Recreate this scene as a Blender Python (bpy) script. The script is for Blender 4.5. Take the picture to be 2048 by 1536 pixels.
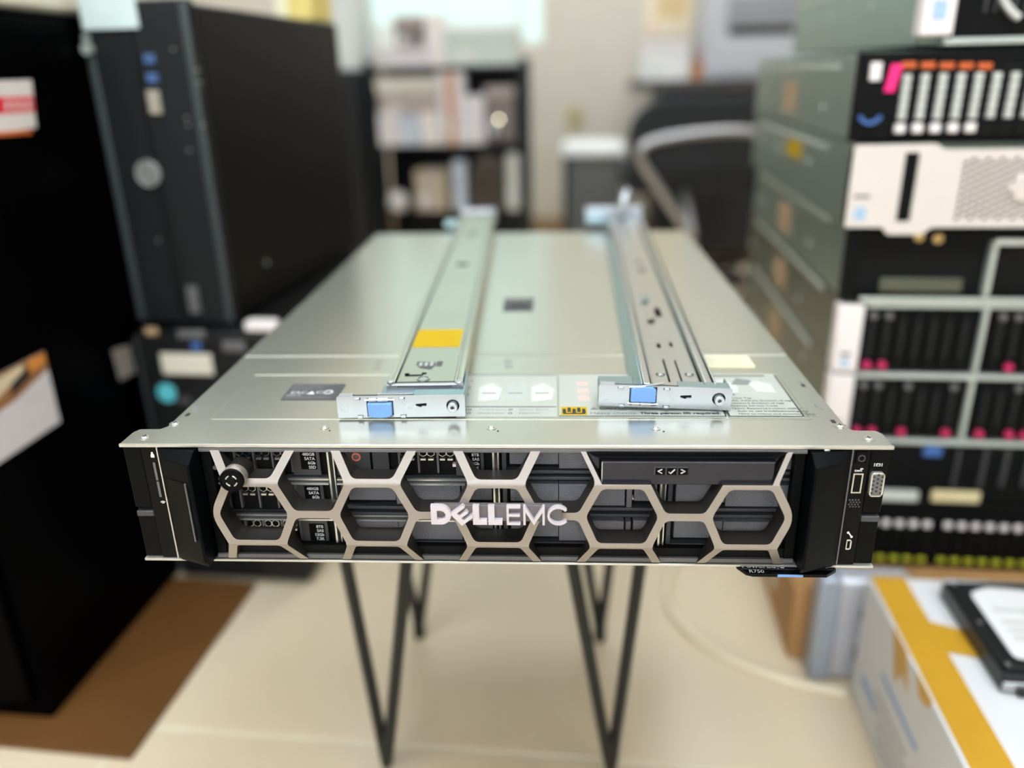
import bpy, math, random
from mathutils import Vector, Matrix
from mathutils.geometry import delaunay_2d_cdt

for o in list(bpy.data.objects):
    bpy.data.objects.remove(o)
scene = bpy.context.scene
COL = scene.collection
rnd = random.Random(7)
ZT = 0.505                      # height of the server's top cover above the floor (m)
RZ = math.radians(-3.6)         # the room and the stacks are turned a little against the server

# ------------------------------------------------------------------ camera
CAM = Vector((0.0363, -0.44772, 0.21538 + ZT))
YAW, PITCH, ROLL, FPX = 0.0576928, 0.3719273, -0.0220981, 1598.286
_cy, _sy, _cp, _sp, _cr, _sr = (math.cos(YAW), math.sin(YAW), math.cos(PITCH), math.sin(PITCH), math.cos(ROLL), math.sin(ROLL))
FW = Vector((-_sy * _cp, _cy * _cp, -_sp))
_r0 = Vector((_cy, _sy, 0.0)); _u0 = _r0.cross(FW)
RT = _cr * _r0 + _sr * _u0
UP = -_sr * _r0 + _cr * _u0
cam = bpy.data.cameras.new('camera')
cam.sensor_width = 36.0
cam.lens = FPX / 2048 * 36.0
cam.clip_start = 0.02
cam.dof.use_dof = True
cam.dof.focus_distance = 0.512
cam.dof.aperture_fstop = 2.0
camo = bpy.data.objects.new('camera', cam)
camo.matrix_world = Matrix(((RT.x, UP.x, -FW.x, CAM.x), (RT.y, UP.y, -FW.y, CAM.y), (RT.z, UP.z, -FW.z, CAM.z), (0, 0, 0, 1)))
COL.objects.link(camo)
scene.camera = camo
scene.view_settings.view_transform = 'Standard'
scene.view_settings.look = 'None'
scene.view_settings.gamma = 1.0
scene.view_settings.use_curve_mapping = False
scene.view_settings.exposure = 0.55

# ------------------------------------------------------------------ world and light levels
world = bpy.data.worlds.new('world'); scene.world = world
world.use_nodes = True
world.node_tree.nodes['Background'].inputs[0].default_value = (0.80, 0.92, 0.90, 1)
world.node_tree.nodes['Background'].inputs[1].default_value = 0.6
LAMP = 9.5                      # emission of the ceiling diffusers
FRONTGLOW = 3.2                  # emission of the unseen panes added to light the front
WINDOW = 0.90                    # daylight through the frosted window panes


# a pixel of the 2048 x 1536 photograph gives a direction; a plane gives the distance
def _ray(px, py):
    return FW + RT * ((px - 1024) / FPX) - UP * ((py - 768) / FPX)
def onY(px, py, Y):
    d = _ray(px, py); return CAM + d * ((Y - CAM.y) / d.y)
def onZ(px, py, Z):             # Z above the floor
    d = _ray(px, py); return CAM + d * ((Z - CAM.z) / d.z)
def onPlane(px, py, P, n):
    d = _ray(px, py); return CAM + d * ((P - CAM).dot(n) / d.dot(n))

# ------------------------------------------------------------------ materials
def lin(r, g, b):
    f = lambda c: (c / 255 / 12.92) if c / 255 <= 0.04045 else ((c / 255 + 0.055) / 1.055) ** 2.4
    return (f(r), f(g), f(b), 1.0)
MATS = {}
def mat(name, rgb, rough=0.5, metal=0.0, var=0.06, scale=40.0, bump=0.0, bscale=400.0, emit=None, spec=None, stretch=None, coat=0.0):
    if name in MATS: return MATS[name]
    m = bpy.data.materials.new(name); m.use_nodes = True
    nt = m.node_tree; b = nt.nodes['Principled BSDF']
    c = lin(*rgb)
    tc = nt.nodes.new('ShaderNodeTexCoord')
    mp = nt.nodes.new('ShaderNodeMapping'); nt.links.new(tc.outputs['Object'], mp.inputs[0])
    if stretch: mp.inputs['Scale'].default_value = stretch
    nz = nt.nodes.new('ShaderNodeTexNoise'); nz.inputs['Scale'].default_value = scale; nz.inputs['Detail'].default_value = 4
    nt.links.new(mp.outputs[0], nz.inputs['Vector'])
    rp = nt.nodes.new('ShaderNodeMix'); rp.data_type = 'RGBA'
    rp.inputs[6].default_value = tuple(max(0, v * (1 - var)) for v in c[:3]) + (1,)
    rp.inputs[7].default_value = tuple(min(1, v * (1 + var)) for v in c[:3]) + (1,)
    nt.links.new(nz.outputs[0], rp.inputs[0]); nt.links.new(rp.outputs[2], b.inputs['Base Color'])
    b.inputs['Roughness'].default_value = rough; b.inputs['Metallic'].default_value = metal
    if spec is not None: b.inputs['Specular IOR Level'].default_value = spec
    if coat: b.inputs['Coat Weight'].default_value = coat
    if bump:
        n2 = nt.nodes.new('ShaderNodeTexNoise'); n2.inputs['Scale'].default_value = bscale; n2.inputs['Detail'].default_value = 3
        nt.links.new(mp.outputs[0], n2.inputs['Vector'])
        bp = nt.nodes.new('ShaderNodeBump'); bp.inputs['Strength'].default_value = bump; bp.inputs['Distance'].default_value = 0.001
        nt.links.new(n2.outputs[0], bp.inputs['Height']); nt.links.new(bp.outputs[0], b.inputs['Normal'])
    if emit:
        b.inputs['Emission Color'].default_value = c; b.inputs['Emission Strength'].default_value = emit
    MATS[name] = m
    return m

M_LID = mat('galvanised lid steel', (190, 190, 177), 0.25, 0.84, 0.03, 60)
M_LIP = mat('bright folded steel edge', (206, 204, 198), 0.28, 0.75, 0.02)
M_STEEL = mat('zinc plated steel', (182, 184, 180), 0.25, 0.9, 0.05, 80)
M_BRACKET = mat('bright nickel bracket', (182, 184, 188), 0.32, 0.75, 0.03, 80)
M_RAILG = mat('greenish zinc rail', (176, 178, 160), 0.24, 0.9, 0.06, 25)
M_RAILB = mat('bluish zinc rail', (150, 174, 180), 0.24, 0.9, 0.05, 25)
M_CHAMP = mat('champagne painted lattice', (154, 144, 135), 0.38, 0.45, 0.02, 200)
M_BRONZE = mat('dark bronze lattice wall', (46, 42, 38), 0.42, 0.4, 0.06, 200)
M_BLACK = mat('black moulded plastic', (8, 9, 10), 0.5, 0, 0.1, 100, 0.15, 1500, spec=.08)
M_GRIP = mat('satin black grip plastic', (8, 10, 12), 0.45, 0, 0.06, 100, 0.05, 2500, spec=.05)
M_GLOSS = mat('gloss black panel', (5, 6, 8), 0.12, 0, 0.05, 50, spec=.12)
M_LCD = mat('display glass with reflected tint', (33, 33, 42), 0.06, 0, 0.05, 40, spec=.4)  # base raised to a purplish grey to imitate a reflection in the glass
M_BLANK = mat('grained charcoal blank', (108, 107, 111), 0.6, 0, 0.12, 700, 0.9, 900, stretch=(1.0, 1.0, 1.6))
M_DARK = mat('dark interior', (6, 6, 7), 0.7, 0, 0.1, spec=.2)
M_DARKG = mat('dark grey plastic', (60, 60, 62), 0.5, 0, 0.08)
M_MIDG = mat('mid grey plastic', (96, 94, 94), 0.5, 0, 0.06)
M_TAUPE = mat('taupe emblem plate', (104, 98, 98), 0.5, 0.1, 0.04)
M_WHITE = mat('white print', (214, 212, 210), 0.6, 0, 0.02)
M_LOGO = mat('pearl white lettering', (200, 190, 194), 0.4, 0.1, 0.02)
M_INK = mat('black print', (20, 20, 22), 0.6, 0, 0.05)
M_INKG = mat('grey print', (120, 122, 118), 0.6, 0, 0.05)
M_BLUE = mat('blue latch plastic', (112, 154, 212), 0.38, 0, 0.04)
M_YEL = mat('yellow sticker', (182, 150, 6), 0.7, 0, 0.05, spec=.15)
M_PALEL = mat('pale satin label', (172, 174, 164), 0.4, 0.2, 0.02)
M_RED = mat('red button', (226, 70, 60), 0.45)
M_SALM = mat('salmon ring', (214, 120, 100), 0.4)
M_PALEW = mat('pale drawing white', (190, 191, 182), 0.5)
M_PSAL = mat('pale salmon print', (206, 172, 162), 0.5)

# ------------------------------------------------------------------ mesh helpers
class MB:
    """collects geometry, then links it as ONE mesh object"""
    def __init__(s): s.v = []; s.f = []; s.m = []; s.mats = []
    def mi(s, m):
        if m not in s.mats: s.mats.append(m)
        return s.mats.index(m)
    def add(s, vs, fs, m):
        k = len(s.v); i = s.mi(m)
        s.v += [Vector(p) for p in vs]
        for f in fs: s.f.append([a + k for a in f]); s.m.append(i)
        return s
    def box(s, x0, x1, y0, y1, z0, z1, m, tf=None):
        vs = [Vector((x, y, z)) for z in (z0, z1) for y in (y0, y1) for x in (x0, x1)]
        if tf: vs = [tf @ p for p in vs]
        return s.add(vs, [(0, 2, 3, 1), (4, 5, 7, 6), (0, 1, 5, 4), (2, 6, 7, 3), (0, 4, 6, 2), (1, 3, 7, 5)], m)
    def prism(s, pts, axis, a, b, m, tf=None):
        """closed outline (u, w) swept from a to b along an axis: x -> (y, z), y -> (x, z), z -> (x, y)"""
        mk = {'x': lambda u, w, t: (t, u, w), 'y': lambda u, w, t: (u, t, w), 'z': lambda u, w, t: (u, w, t)}[axis]
        n = len(pts)
        vs = [Vector(mk(u, w, a)) for u, w in pts] + [Vector(mk(u, w, b)) for u, w in pts]
        if tf: vs = [tf @ p for p in vs]
        fs = [tuple(range(n)), tuple(range(2 * n - 1, n - 1, -1))]
        fs += [(i, i + n, (i + 1) % n + n, (i + 1) % n) for i in range(n)]
        return s.add(vs, fs, m)
    def cyl(s, c, r, a, b, m, axis='z', n=20, r2=None):
        """round bar along an axis between a and b about c (the two other coordinates)"""
        r2 = r if r2 is None else r2
        mk = {'x': lambda u, w, t: (t, u, w), 'y': lambda u, w, t: (u, t, w), 'z': lambda u, w, t: (u, w, t)}[axis]
        A = [(math.cos(2 * math.pi * i / n), math.sin(2 * math.pi * i / n)) for i in range(n)]
        vs = [mk(c[0] + r * x, c[1] + r * y, a) for x, y in A] + [mk(c[0] + r2 * x, c[1] + r2 * y, b) for x, y in A]
        fs = [tuple(range(n)), tuple(range(2 * n - 1, n - 1, -1))] + [(i, i + n, (i + 1) % n + n, (i + 1) % n) for i in range(n)]
        return s.add(vs, fs, m)
    def ring(s, c, ro, ri, a, b, m, axis='z', n=24, a0=0.0, a1=2 * math.pi):
        mk = {'x': lambda u, w, t: (t, u, w), 'y': lambda u, w, t: (u, t, w), 'z': lambda u, w, t: (u, w, t)}[axis]
        full = abs(a1 - a0 - 2 * math.pi) < 1e-6
        k = n if full else n + 1
        vs = []
        for i in range(k):
            t = a0 + (a1 - a0) * i / n; cx, sx = math.cos(t), math.sin(t)
            vs += [mk(c[0] + ro * cx, c[1] + ro * sx, a), mk(c[0] + ro * cx, c[1] + ro * sx, b), mk(c[0] + ri * cx, c[1] + ri * sx, b), mk(c[0] + ri * cx, c[1] + ri * sx, a)]
        fs = []
        for i in range(n):
            p, q = 4 * i, 4 * ((i + 1) % k)
            fs += [(p + j, q + j, q + (j + 1) % 4, p + (j + 1) % 4) for j in range(4)]
        if not full: fs += [(0, 1, 2, 3), (4 * n + 3, 4 * n + 2, 4 * n + 1, 4 * n)]
        return s.add(vs, fs, m)
    def tube(s, path, r, m, n=10, closed=False):
        P = [Vector(p) for p in path]; k = len(P); vs = []
        ref = None
        for i in range(k):
            a = P[i - 1] if (i > 0 or closed) else P[i]; b = P[(i + 1) % k] if (i < k - 1 or closed) else P[i]
            t = (b - a).normalized()
            if ref is None:
                ref = t.orthogonal().normalized()
            ref = (ref - t * ref.dot(t)).normalized(); o = t.cross(ref)
            vs += [P[i] + (ref * math.cos(2 * math.pi * j / n) + o * math.sin(2 * math.pi * j / n)) * r for j in range(n)]
        fs = []
        for i in range(k if closed else k - 1):
            q = (i + 1) % k
            fs += [(i * n + j, i * n + (j + 1) % n, q * n + (j + 1) % n, q * n + j) for j in range(n)]
        if not closed: fs += [tuple(range(n - 1, -1, -1)), tuple((k - 1) * n + j for j in range(n))]
        return s.add(vs, fs, m)
    def quad(s, pts, m): return s.add(pts, [tuple(range(len(pts)))], m)
    def text(s, body, o, ux, uy, h, m, align='LEFT', bold=0.0, width=None):
        """flat lettering of cap height h; o = baseline start (or centre), ux / uy = directions"""
        vs, fs = glyphs(body, bold)
        if not vs: return s
        xs = [p[0] for p in vs]; w = (max(xs) - min(xs)) * h
        kx = 1.0 if width is None else width / w
        x0 = min(xs)
        dx = {'LEFT': 0, 'CENTER': -w * kx / 2, 'RIGHT': -w * kx}[align]
        o, ux, uy = Vector(o), Vector(ux), Vector(uy)
        return s.add([o + ux * ((p[0] - x0) * h * kx + dx) + uy * (p[1] * h) for p in vs], fs, m)
    def build(s, name, parent=None, off=None, bevel=0.0, smooth=True, segs=2):
        me = bpy.data.meshes.new(name)
        off = Vector(off) if off is not None else Vector((0, 0, 0))
        me.from_pydata([tuple(p - off) for p in s.v], [], s.f)
        for m in s.mats: me.materials.append(m)
        me.polygons.foreach_set('material_index', s.m)
        me.validate(); me.update()
        if smooth:
            me.polygons.foreach_set('use_smooth', [True] * len(me.polygons)); me.set_sharp_from_angle(angle=math.radians(32))
        o = bpy.data.objects.new(name, me); COL.objects.link(o)
        if parent is not None: o.parent = parent
        if bevel:
            b = o.modifiers.new('bevel', 'BEVEL'); b.width = bevel; b.segments = segs; b.limit_method = 'ANGLE'; b.angle_limit = math.radians(40)
            b.harden_normals = False
        return o

_GL = {}
def glyphs(body, bold=0.0):
    key = (body, bold)
    if key not in _GL:
        c = bpy.data.curves.new('glyphs', 'FONT'); c.body = body; c.resolution_u = 3; c.offset = bold
        o = bpy.data.objects.new('glyphs', c)
        me = o.to_mesh()
        vs = [(v.co.x / 0.729, v.co.y / 0.729) for v in me.vertices]; fs = [tuple(p.vertices) for p in me.polygons]
        o.to_mesh_clear(); bpy.data.objects.remove(o); bpy.data.curves.remove(c)
        _GL[key] = (vs, fs)
    return _GL[key]

def tag(o, label, cat, group=None, kind=None):
    o['label'] = label; o['category'] = cat
    if group: o['group'] = group
    if kind: o['kind'] = kind
    return o
def thing(name, label, cat, loc, rotz=0.0, group=None):
    o = bpy.data.objects.new(name, None); o.empty_display_size = 0.02
    o.location = loc; o.rotation_euler = (0, 0, rotz); COL.objects.link(o)
    return tag(o, label, cat, group)
def plabel(o, label): o['label'] = label; return o
def struct(o): o['kind'] = 'structure'; return o
def inst(src, parent, loc, rot=None, name=None):
    o = src.copy(); COL.objects.link(o); o.parent = parent; o.location = loc
    if rot: o.rotation_euler = rot
    return o

def offset_poly(pts, ds):
    """move every edge of a counter-clockwise outline inwards by its own distance"""
    n = len(pts); L = []
    for i in range(n):
        a, b = Vector(pts[i]), Vector(pts[(i + 1) % n]); d = (b - a).normalized(); nn = Vector((-d.y, d.x))
        k = ds[i] if isinstance(ds, (list, tuple)) else ds
        L.append((a + nn * k, d))
    out = []
    for i in range(n):
        (p, d), (q, e) = L[i - 1], L[i]
        den = d.x * e.y - d.y * e.x
        if abs(den) < 1e-9: out.append(tuple(q)); continue
        t = ((q.x - p.x) * e.y - (q.y - p.y) * e.x) / den
        out.append((p.x + d.x * t, p.y + d.y * t))
    return out
def round_poly(pts, r, n=4):
    out = []; k = len(pts)
    for i in range(k):
        p = Vector(pts[i]); a = Vector(pts[i - 1]) - p; b = Vector(pts[(i + 1) % k]) - p
        rr = r[i] if isinstance(r, (list, tuple)) else r
        if rr <= 0: out.append(tuple(p)); continue
        la, lb = a.length, b.length; a.normalize(); b.normalize()
        t = min(rr, la * 0.45, lb * 0.45)
        A, B = p + a * t, p + b * t
        for j in range(n + 1):
            s = j / n; out.append(tuple(A * (1 - s) ** 2 + p * (2 * s * (1 - s)) + B * s ** 2))
    return out
def inside(p, poly):
    c = False; n = len(poly); j = n - 1
    for i in range(n):
        xi, yi = poly[i]; xj, yj = poly[j]
        if (yi > p[1]) != (yj > p[1]) and p[0] < (xj - xi) * (p[1] - yi) / (yj - yi) + xi: c = not c
        j = i
    return c
def pierced(outline, holes, lines=()):
    """triangles of an outline less its holes -> points, triangles, open border edges"""
    vs = []; es = []
    def loop(pl):
        k = len(vs); n = len(pl); vs.extend(Vector(p) for p in pl); es.extend((k + i, k + (i + 1) % n) for i in range(n))
    loop(outline)
    for h in holes: loop(h)
    for a, b in lines:
        k = len(vs); vs.extend((Vector(a), Vector(b))); es.append((k, k + 1))
    V, _, F = delaunay_2d_cdt(vs, es, [], 0, 1e-7)[:3]
    T = []
    for f in F:
        c = sum((V[i] for i in f), Vector((0, 0))) / len(f)
        if inside(c, outline) and not any(inside(c, h) for h in holes): T.append(tuple(f))
    cnt = {}
    for f in T:
        for i in range(len(f)): cnt[(f[i], f[(i + 1) % len(f)])] = 1
    border = [e for e in cnt if (e[1], e[0]) not in cnt]
    return V, T, border
def pierced_plate(mb, outline, holes, front, back, mf, mw, lines=(), mback=None):
    """front / back: (u, w) -> point"""
    V, T, B = pierced(outline, holes, lines); n = len(V)
    mb.add([front(p.x, p.y) for p in V], T, mf)
    mb.add([back(p.x, p.y) for p in V], [tuple(reversed(f)) for f in T], mback or mw)
    k = mb.mi(mw); base = len(mb.v) - 2 * n
    for a, b in B: mb.f.append([base + b, base + a, base + n + a, base + n + b]); mb.m.append(k)
    return mb
def circle(cx, cy, r, n=20): return [(cx + r * math.cos(2 * math.pi * i / n), cy + r * math.sin(2 * math.pi * i / n)) for i in range(n)]
def rect(x0, x1, y0, y1): return [(x0, y0), (x1, y0), (x1, y1), (x0, y1)]
def rrect(x0, x1, y0, y1, r, n=4): return round_poly(rect(x0, x1, y0, y1), r, n)
# ================================================================== the setting
M_TILE = mat('beige polished floor tile', (216, 198, 168), 0.28, 0, 0.05, 3.0, 0.02, 30)
M_GROUT = mat('pale grout', (222, 214, 188), 0.7)
M_WALL = mat('cream wall paint', (204, 195, 180), 0.75, 0, 0.03, 4, 0.05, 200)
M_CEIL = mat('white ceiling paint', (228, 228, 222), 0.8, 0, 0.02, 4)
M_FRAME = mat('white window frame', (224, 228, 222), 0.5)
M_SKIRT = mat('brown skirting', (150, 124, 92), 0.5, 0, 0.1, 10)
CR, SR = math.cos(RZ), math.sin(RZ)
def room(u, v, z=0.0): return Vector((u * CR - v * SR, u * SR + v * CR, z))
def unroom(p): return Vector((p.x * CR + p.y * SR, -p.x * SR + p.y * CR, p.z))
U0, U1, V0, V1, HC = -2.4, 2.4, -2.4, 3.3, 2.7
def rot(o): o.rotation_euler = (0, 0, RZ); return o

fl = MB().box(U0, U1, V0, V1, -0.03, -0.0012, M_GROUT).build('floor'); struct(rot(fl))
TS = 0.9
tile = None
iu = int(math.floor((U0 + 0.49) / TS)); iv = int(math.floor((V0 - 0.2415) / TS))
for i in range(iu, 5):
    for j in range(iv, 5):
        a, b = max(U0, -0.49 + i * TS), min(U1, -0.49 + (i + 1) * TS); c, d = max(V0, 0.2415 + j * TS), min(V1, 0.2415 + (j + 1) * TS)
        if b - a < 0.02 or d - c < 0.02: continue
        full = abs(b - a - TS) < 1e-6 and abs(d - c - TS) < 1e-6
        if full and tile: inst(tile, fl, (a, c, 0)); continue
        g = 0.003
        t = MB().box(g, b - a - g, g, d - c - g, -0.0125, 0.0, M_TILE).build('floor_tile', fl, bevel=0.001); t.location = (a, c, 0)
        if full: tile = t
struct(rot(MB().box(U0, U1, V0, V1, HC, HC + 0.03, M_CEIL).build('ceiling')))
struct(rot(MB().box(U0 - 0.05, U0, V0, V1, -0.03, HC + 0.03, M_WALL).build('wall_left')))
struct(rot(MB().box(U1, U1 + 0.05, V0, V1, -0.03, HC + 0.03, M_WALL).build('wall_right')))
# back wall with a window opening whose lower end shows above the shelves
def wallpx(px, py): return unroom(onPlane(px, py, room(0, V1), room(0, 1)))
WX0, WX1, WZ0, WZ1 = wallpx(700, 0).x, wallpx(1088, 0).x, wallpx(1000, 88).z, 2.15
WM0, WM1, WZL, WZR = wallpx(1032, 0).x, wallpx(1047, 0).x, wallpx(1000, 42).z, wallpx(1065, 80).z
mb = MB()
pierced_plate(mb, rect(U0, U1, -0.03, HC), [rect(WX0, WX1, WZ0, WZ1)], lambda u, w: (u, V1, w), lambda u, w: (u, V1 + 0.12, w), M_WALL, M_WALL)
struct(rot(mb.build('wall_back', smooth=False)))
PN = [rect(WX0 + 0.05, WM0, WZL, WZ1 - 0.05), rect(WM1, WX1 - 0.012, WZR, WZ1 - 0.05)]
win = MB()
pierced_plate(win, rect(WX0, WX1, WZ0, WZ1), PN, lambda u, w: (u, V1 + 0.02, w), lambda u, w: (u, V1 + 0.07, w), M_FRAME, M_FRAME)
win = struct(rot(win.build('window_1', smooth=False)))
M_PANE = mat('frosted daylight pane', (206, 234, 225), 0.4, 0, 0.02, emit=WINDOW)
_pb = M_PANE.node_tree.nodes['Principled BSDF'].inputs['Base Color']; M_PANE.node_tree.links.remove(_pb.links[0]); _pb.default_value = (.06, .07, .07, 1)
for q in PN: MB().box(q[0][0], q[1][0], V1 + 0.035, V1 + 0.045, q[0][1], q[2][1], M_PANE).build('window_pane', win)
FX0, FX1, FZ0, FZ1 = -1.5, 1.1, 0.85, 2.2
mb = MB()
pierced_plate(mb, rect(U0, U1, -0.03, HC), [rect(FX0, FX1, FZ0, FZ1)], lambda u, w: (u, V0 - .12, w), lambda u, w: (u, V0, w), M_WALL, M_WALL)
struct(rot(mb.build('wall_front', smooth=False)))
win = MB(); fd = (FX1 - FX0) / 3
pierced_plate(win, rect(FX0, FX1, FZ0, FZ1), [rect(FX0 + fd * i + .04, FX0 + fd * (i + 1) - .04, FZ0 + .05, FZ1 - .05) for i in range(3)], lambda u, w: (u, V0 - .07, w), lambda u, w: (u, V0 - .02, w), M_FRAME, M_FRAME)
win = struct(rot(win.build('added_front_window', smooth=False)))  # unseen window added behind the camera to light the server's front
M_PANE2 = mat('glowing pane added behind the camera', (234, 243, 255), 0.4, 0, 0.02, emit=FRONTGLOW)
for i in range(3):
    MB().box(FX0 + fd * i + .04, FX0 + fd * (i + 1) - .04, V0 - .05, V0 - .04, FZ0 + .05, FZ1 - .05, M_PANE2).build('window_pane', win)  # glowing boxes that give the added frontal light
struct(rot(MB().box(U0, U1, V1 - 0.012, V1, 0.0, 0.09, M_SKIRT).build('baseboard_back', bevel=0.003)))
# ceiling lights
M_DIFF = mat('lit diffuser', (238, 247, 255), 0.4, 0, 0.0, emit=LAMP)
M_LHOUS = mat('white lamp housing', (230, 230, 226), 0.5)
for k, (u, v, nm) in enumerate([(-1.0, -0.9, 'between the server and the front wall on the cabinet side'), (1.0, -0.9, 'between the server and the front wall on the stack side'), (0.05, -0.65, 'above the front of the server'),
                                (-1.1, 2.2, 'near the window'), (0.6, 2.3, 'above the office chair')]):
    t = thing('ceiling_light', 'white fluorescent ceiling light ' + nm, 'lamp', room(u, v, HC - 0.06), RZ)
    fr = MB()
    pierced_plate(fr, rect(-0.62, 0.62, -0.32, 0.32), [rect(-0.58, 0.58, -0.28, 0.28)], lambda a, b: (a, b, 0.06), lambda a, b: (a, b, 0.0), M_LHOUS, M_LHOUS)
    fr.build('housing', t, smooth=False)
    MB().box(-0.58, 0.58, -0.28, 0.28, 0.012, 0.02, M_DIFF).build('diffuser', t)

# ================================================================== the rack server in the middle
OFF = Vector((0, 0.35, -0.0868))
srv = thing('rack_server', 'silver two-unit rack server with honeycomb bezel on a hairpin-legged stool', 'server', (0, 0.35, ZT - 0.0868))
def S(mb, name, parent=None, **k): return mb.build(name, parent or srv, off=OFF, **k)
HW, EY, RY, HB = 0.2219, 0.0226, 0.7027, -0.0868
# chassis tray: floor, sides, rear
mb = MB()
mb.box(-HW + .001, HW - .001, 0.006, RY - .002, HB + .0004, HB + .0016, M_LID)
mb.box(-HW + .001, -HW + .0026, EY, RY - .002, HB + .0016, -.0012, M_LID)
mb.box(HW - .0026, HW - .001, EY, RY - .002, HB + .0016, -.0012, M_LID)
mb.box(-HW + .0026, HW - .0026, RY - .004, RY - .002, HB + .0016, -.0012, M_LID)
mb.box(-HW + .003, HW - .003, 0.034, 0.036, HB + .0016, -.0012, M_DARK)
S(mb, 'chassis', smooth=False)
# front cover with the two ears, folded lip in front
out = [(-.241, 0.0), (.241, 0.0), (.241, .017), (.2385, EY - .0005), (HW + .003, EY), (HW, EY + .004), (HW, .1695), (-HW, .1695), (-HW, EY + .004), (-HW - .003, EY), (-.2385, EY - .0005), (-.241, .017)]
S(MB().prism(out, 'z', -.0012, 0, M_LID), 'front_cover', bevel=.0004)
S(MB().box(-HW, HW, .1715, RY, -.0012, 0.0002, M_LID), 'rear_cover', bevel=.0004)
S(MB().prism([(.1655, .0), (.1745, .0), (.1730, .0004), (.1680, .0004)], 'x', -HW + .001, HW - .001, M_LID), 'cover_seam')
S(MB().box(-.2412, .2412, -.0012, 0.0006, -.0022, 0.0001, M_LIP), 'front_lip', bevel=.0004)
S(MB().box(-.2408, .2408, -.0006, 0.012, HB - .0004, HB + .0014, M_LIP), 'bottom_lip', bevel=.0004)
S(MB().box(.1998, .2032, -.0016, .0004, -.0058, -.0022, M_LIP), 'lip_tab', bevel=.0003)
# embossed line around the label field
mb = MB()
pierced_plate(mb, rrect(-.199, .2045, .0385, .1245, .003), [rrect(-.1976, .2031, .0395, .1232, .0025)], lambda u, v: (u, v, .0004), lambda u, v: (u, v, -.0002), M_LID, M_LID)
S(mb, 'embossed_border')
# screws and dimples of the cover
def screw(x, y, r=.0026):
    m = MB().cyl((0, 0), r * 1.55, -.0002, .0003, M_LID, n=20).cyl((0, 0), r, .0003, .0011, M_LIP, n=20, r2=r * .75)
    m.box(-r * .6, r * .6, -r * .13, r * .13, .0011, .00125, M_INK); m.box(-r * .13, r * .13, -r * .6, r * .6, .0011, .00125, M_INK)
    o = m.build('screw', srv); o.location = Vector((x, y, 0)) - OFF; return o
s0 = screw(-.229, .0095)
for x, y in ((.2295, .0098), (-.2185, .031), (.2185, .029)): inst(s0, srv, Vector((x, y, 0)) - OFF)
r0 = MB().cyl((0, 0), .0031, -.0001, .0004, M_LID, n=20).cyl((0, 0), .0021, .0004, .0013, M_LIP, n=20, r2=.0013).cyl((.0045, -.0045), .0006, 0, .0003, M_INK, n=8).build('rivet', srv)
r0.location = Vector((-.115, .0245, 0)) - OFF
for x in (-.005, .101): inst(r0, srv, Vector((x, .0245, 0)) - OFF)
d0 = MB().ring((0, 0), .0032, .0026, 0, .0003, M_INKG, n=18).build('dimple', srv); d0.location = Vector((-.105, .152, 0)) - OFF
for x, y in ((-.001, .153), (.0005, .141), (.095, .152), (-.104, .139)): inst(d0, srv, Vector((x, y, 0)) - OFF)
for k, (x, y) in enumerate([(-.2165, .046), (-.214, .054), (-.2155, .0575), (.2165, .036), (.2155, .0585), (.214, .063), (.2155, .1), (.2155, .108)]):
    S(MB().box(x - .0012, x + .0012, y - .0022, y + .0022, .0, .0003, M_INKG if k % 3 else M_INK), 'edge_slot')

# ---- printed labels on the covers
X, Y, Z = Vector((1, 0, 0)), Vector((0, 1, 0)), Vector((0, 0, 1))
def put(mb, body, x, y, h, m, z=.0008, **k): return mb.text(body, (x, y, z), X, Y, h, m, **k)
z0, z1 = .0, .0006
lab = MB().box(-.160, -.120, .0725, .1025, z0, z1, M_DARKG)
for i, (a, b, w) in enumerate([(-.158, -.130, .0986), (-.158, -.136, .0956), (-.158, -.133, .0926), (-.158, -.142, .0896), (-.158, -.128, .0758), (-.158, -.124, .0738)]):
    lab.box(a, b, w, w + .0012, z1, z1 + .0002, M_MIDG)
lab.ring((-.129, .086), .0036, .0024, z1, z1 + .0002, M_WHITE); lab.prism([(-.144, .082), (-.138, .082), (-.141, .0875)], 'z', z1, z1 + .0002, M_WHITE)
put(lab, 'CE', -.1375, .083, .005, M_WHITE); put(lab, 'EAC', -.156, .0825, .0048, M_WHITE)
put(lab, 'MADE IN', -.158, .0786, .0020, M_WHITE)
plabel(S(lab, 'regulatory_label', smooth=False), 'small black printed specification label')
M_DRAW = mat('pale label drawing', (166, 172, 164), 0.6, 0, 0.02)
lab = MB().box(-.030, .0378, .0425, .1215, z0, z1, M_PALEL)
lab.box(-.0295, .0372, .0583, .0590, z1, z1 + .0002, M_INK); lab.box(-.0295, .0372, .1195, .1203, z1, z1 + .0002, M_INKG)
for i in range(4): put(lab, str(i + 1), -.027, .066 + i * .0135, .003, M_INK, bold=.02)
for i in range(3):
    lab.prism([(-.018 + i * .019, .068), (-.004 + i * .019, .072), (-.002 + i * .019, .092), (-.010 + i * .019, .104), (-.019 + i * .019, .096)], 'z', z1, z1 + .0001, M_DRAW if i % 2 else M_PALEW)
    lab.box(-.016 + i * .019, -.006 + i * .019, .083, .0842, z1 + .0001, z1 + .0003, M_INKG)
for x, y, s_ in ((-.016, .0525, 'Temperature'), (-.016, .0465, 'Quick Status'), (.012, .0525, 'System Board'), (.012, .0465, 'Expansion')): put(lab, s_, x, y, .0026, M_INKG)
for x, y in ((-.022, .0525), (-.022, .0465), (.006, .0525), (.006, .0465)): lab.ring((x, y + .0012), .0016, .001, z1, z1 + .0002, M_INKG, n=12)
plabel(S(lab, 'service_label', smooth=False), 'pale printed label with service drawings')
lab = MB().box(.0392, .1495, .0425, .1215, z0, z1, M_PALEL)
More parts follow.
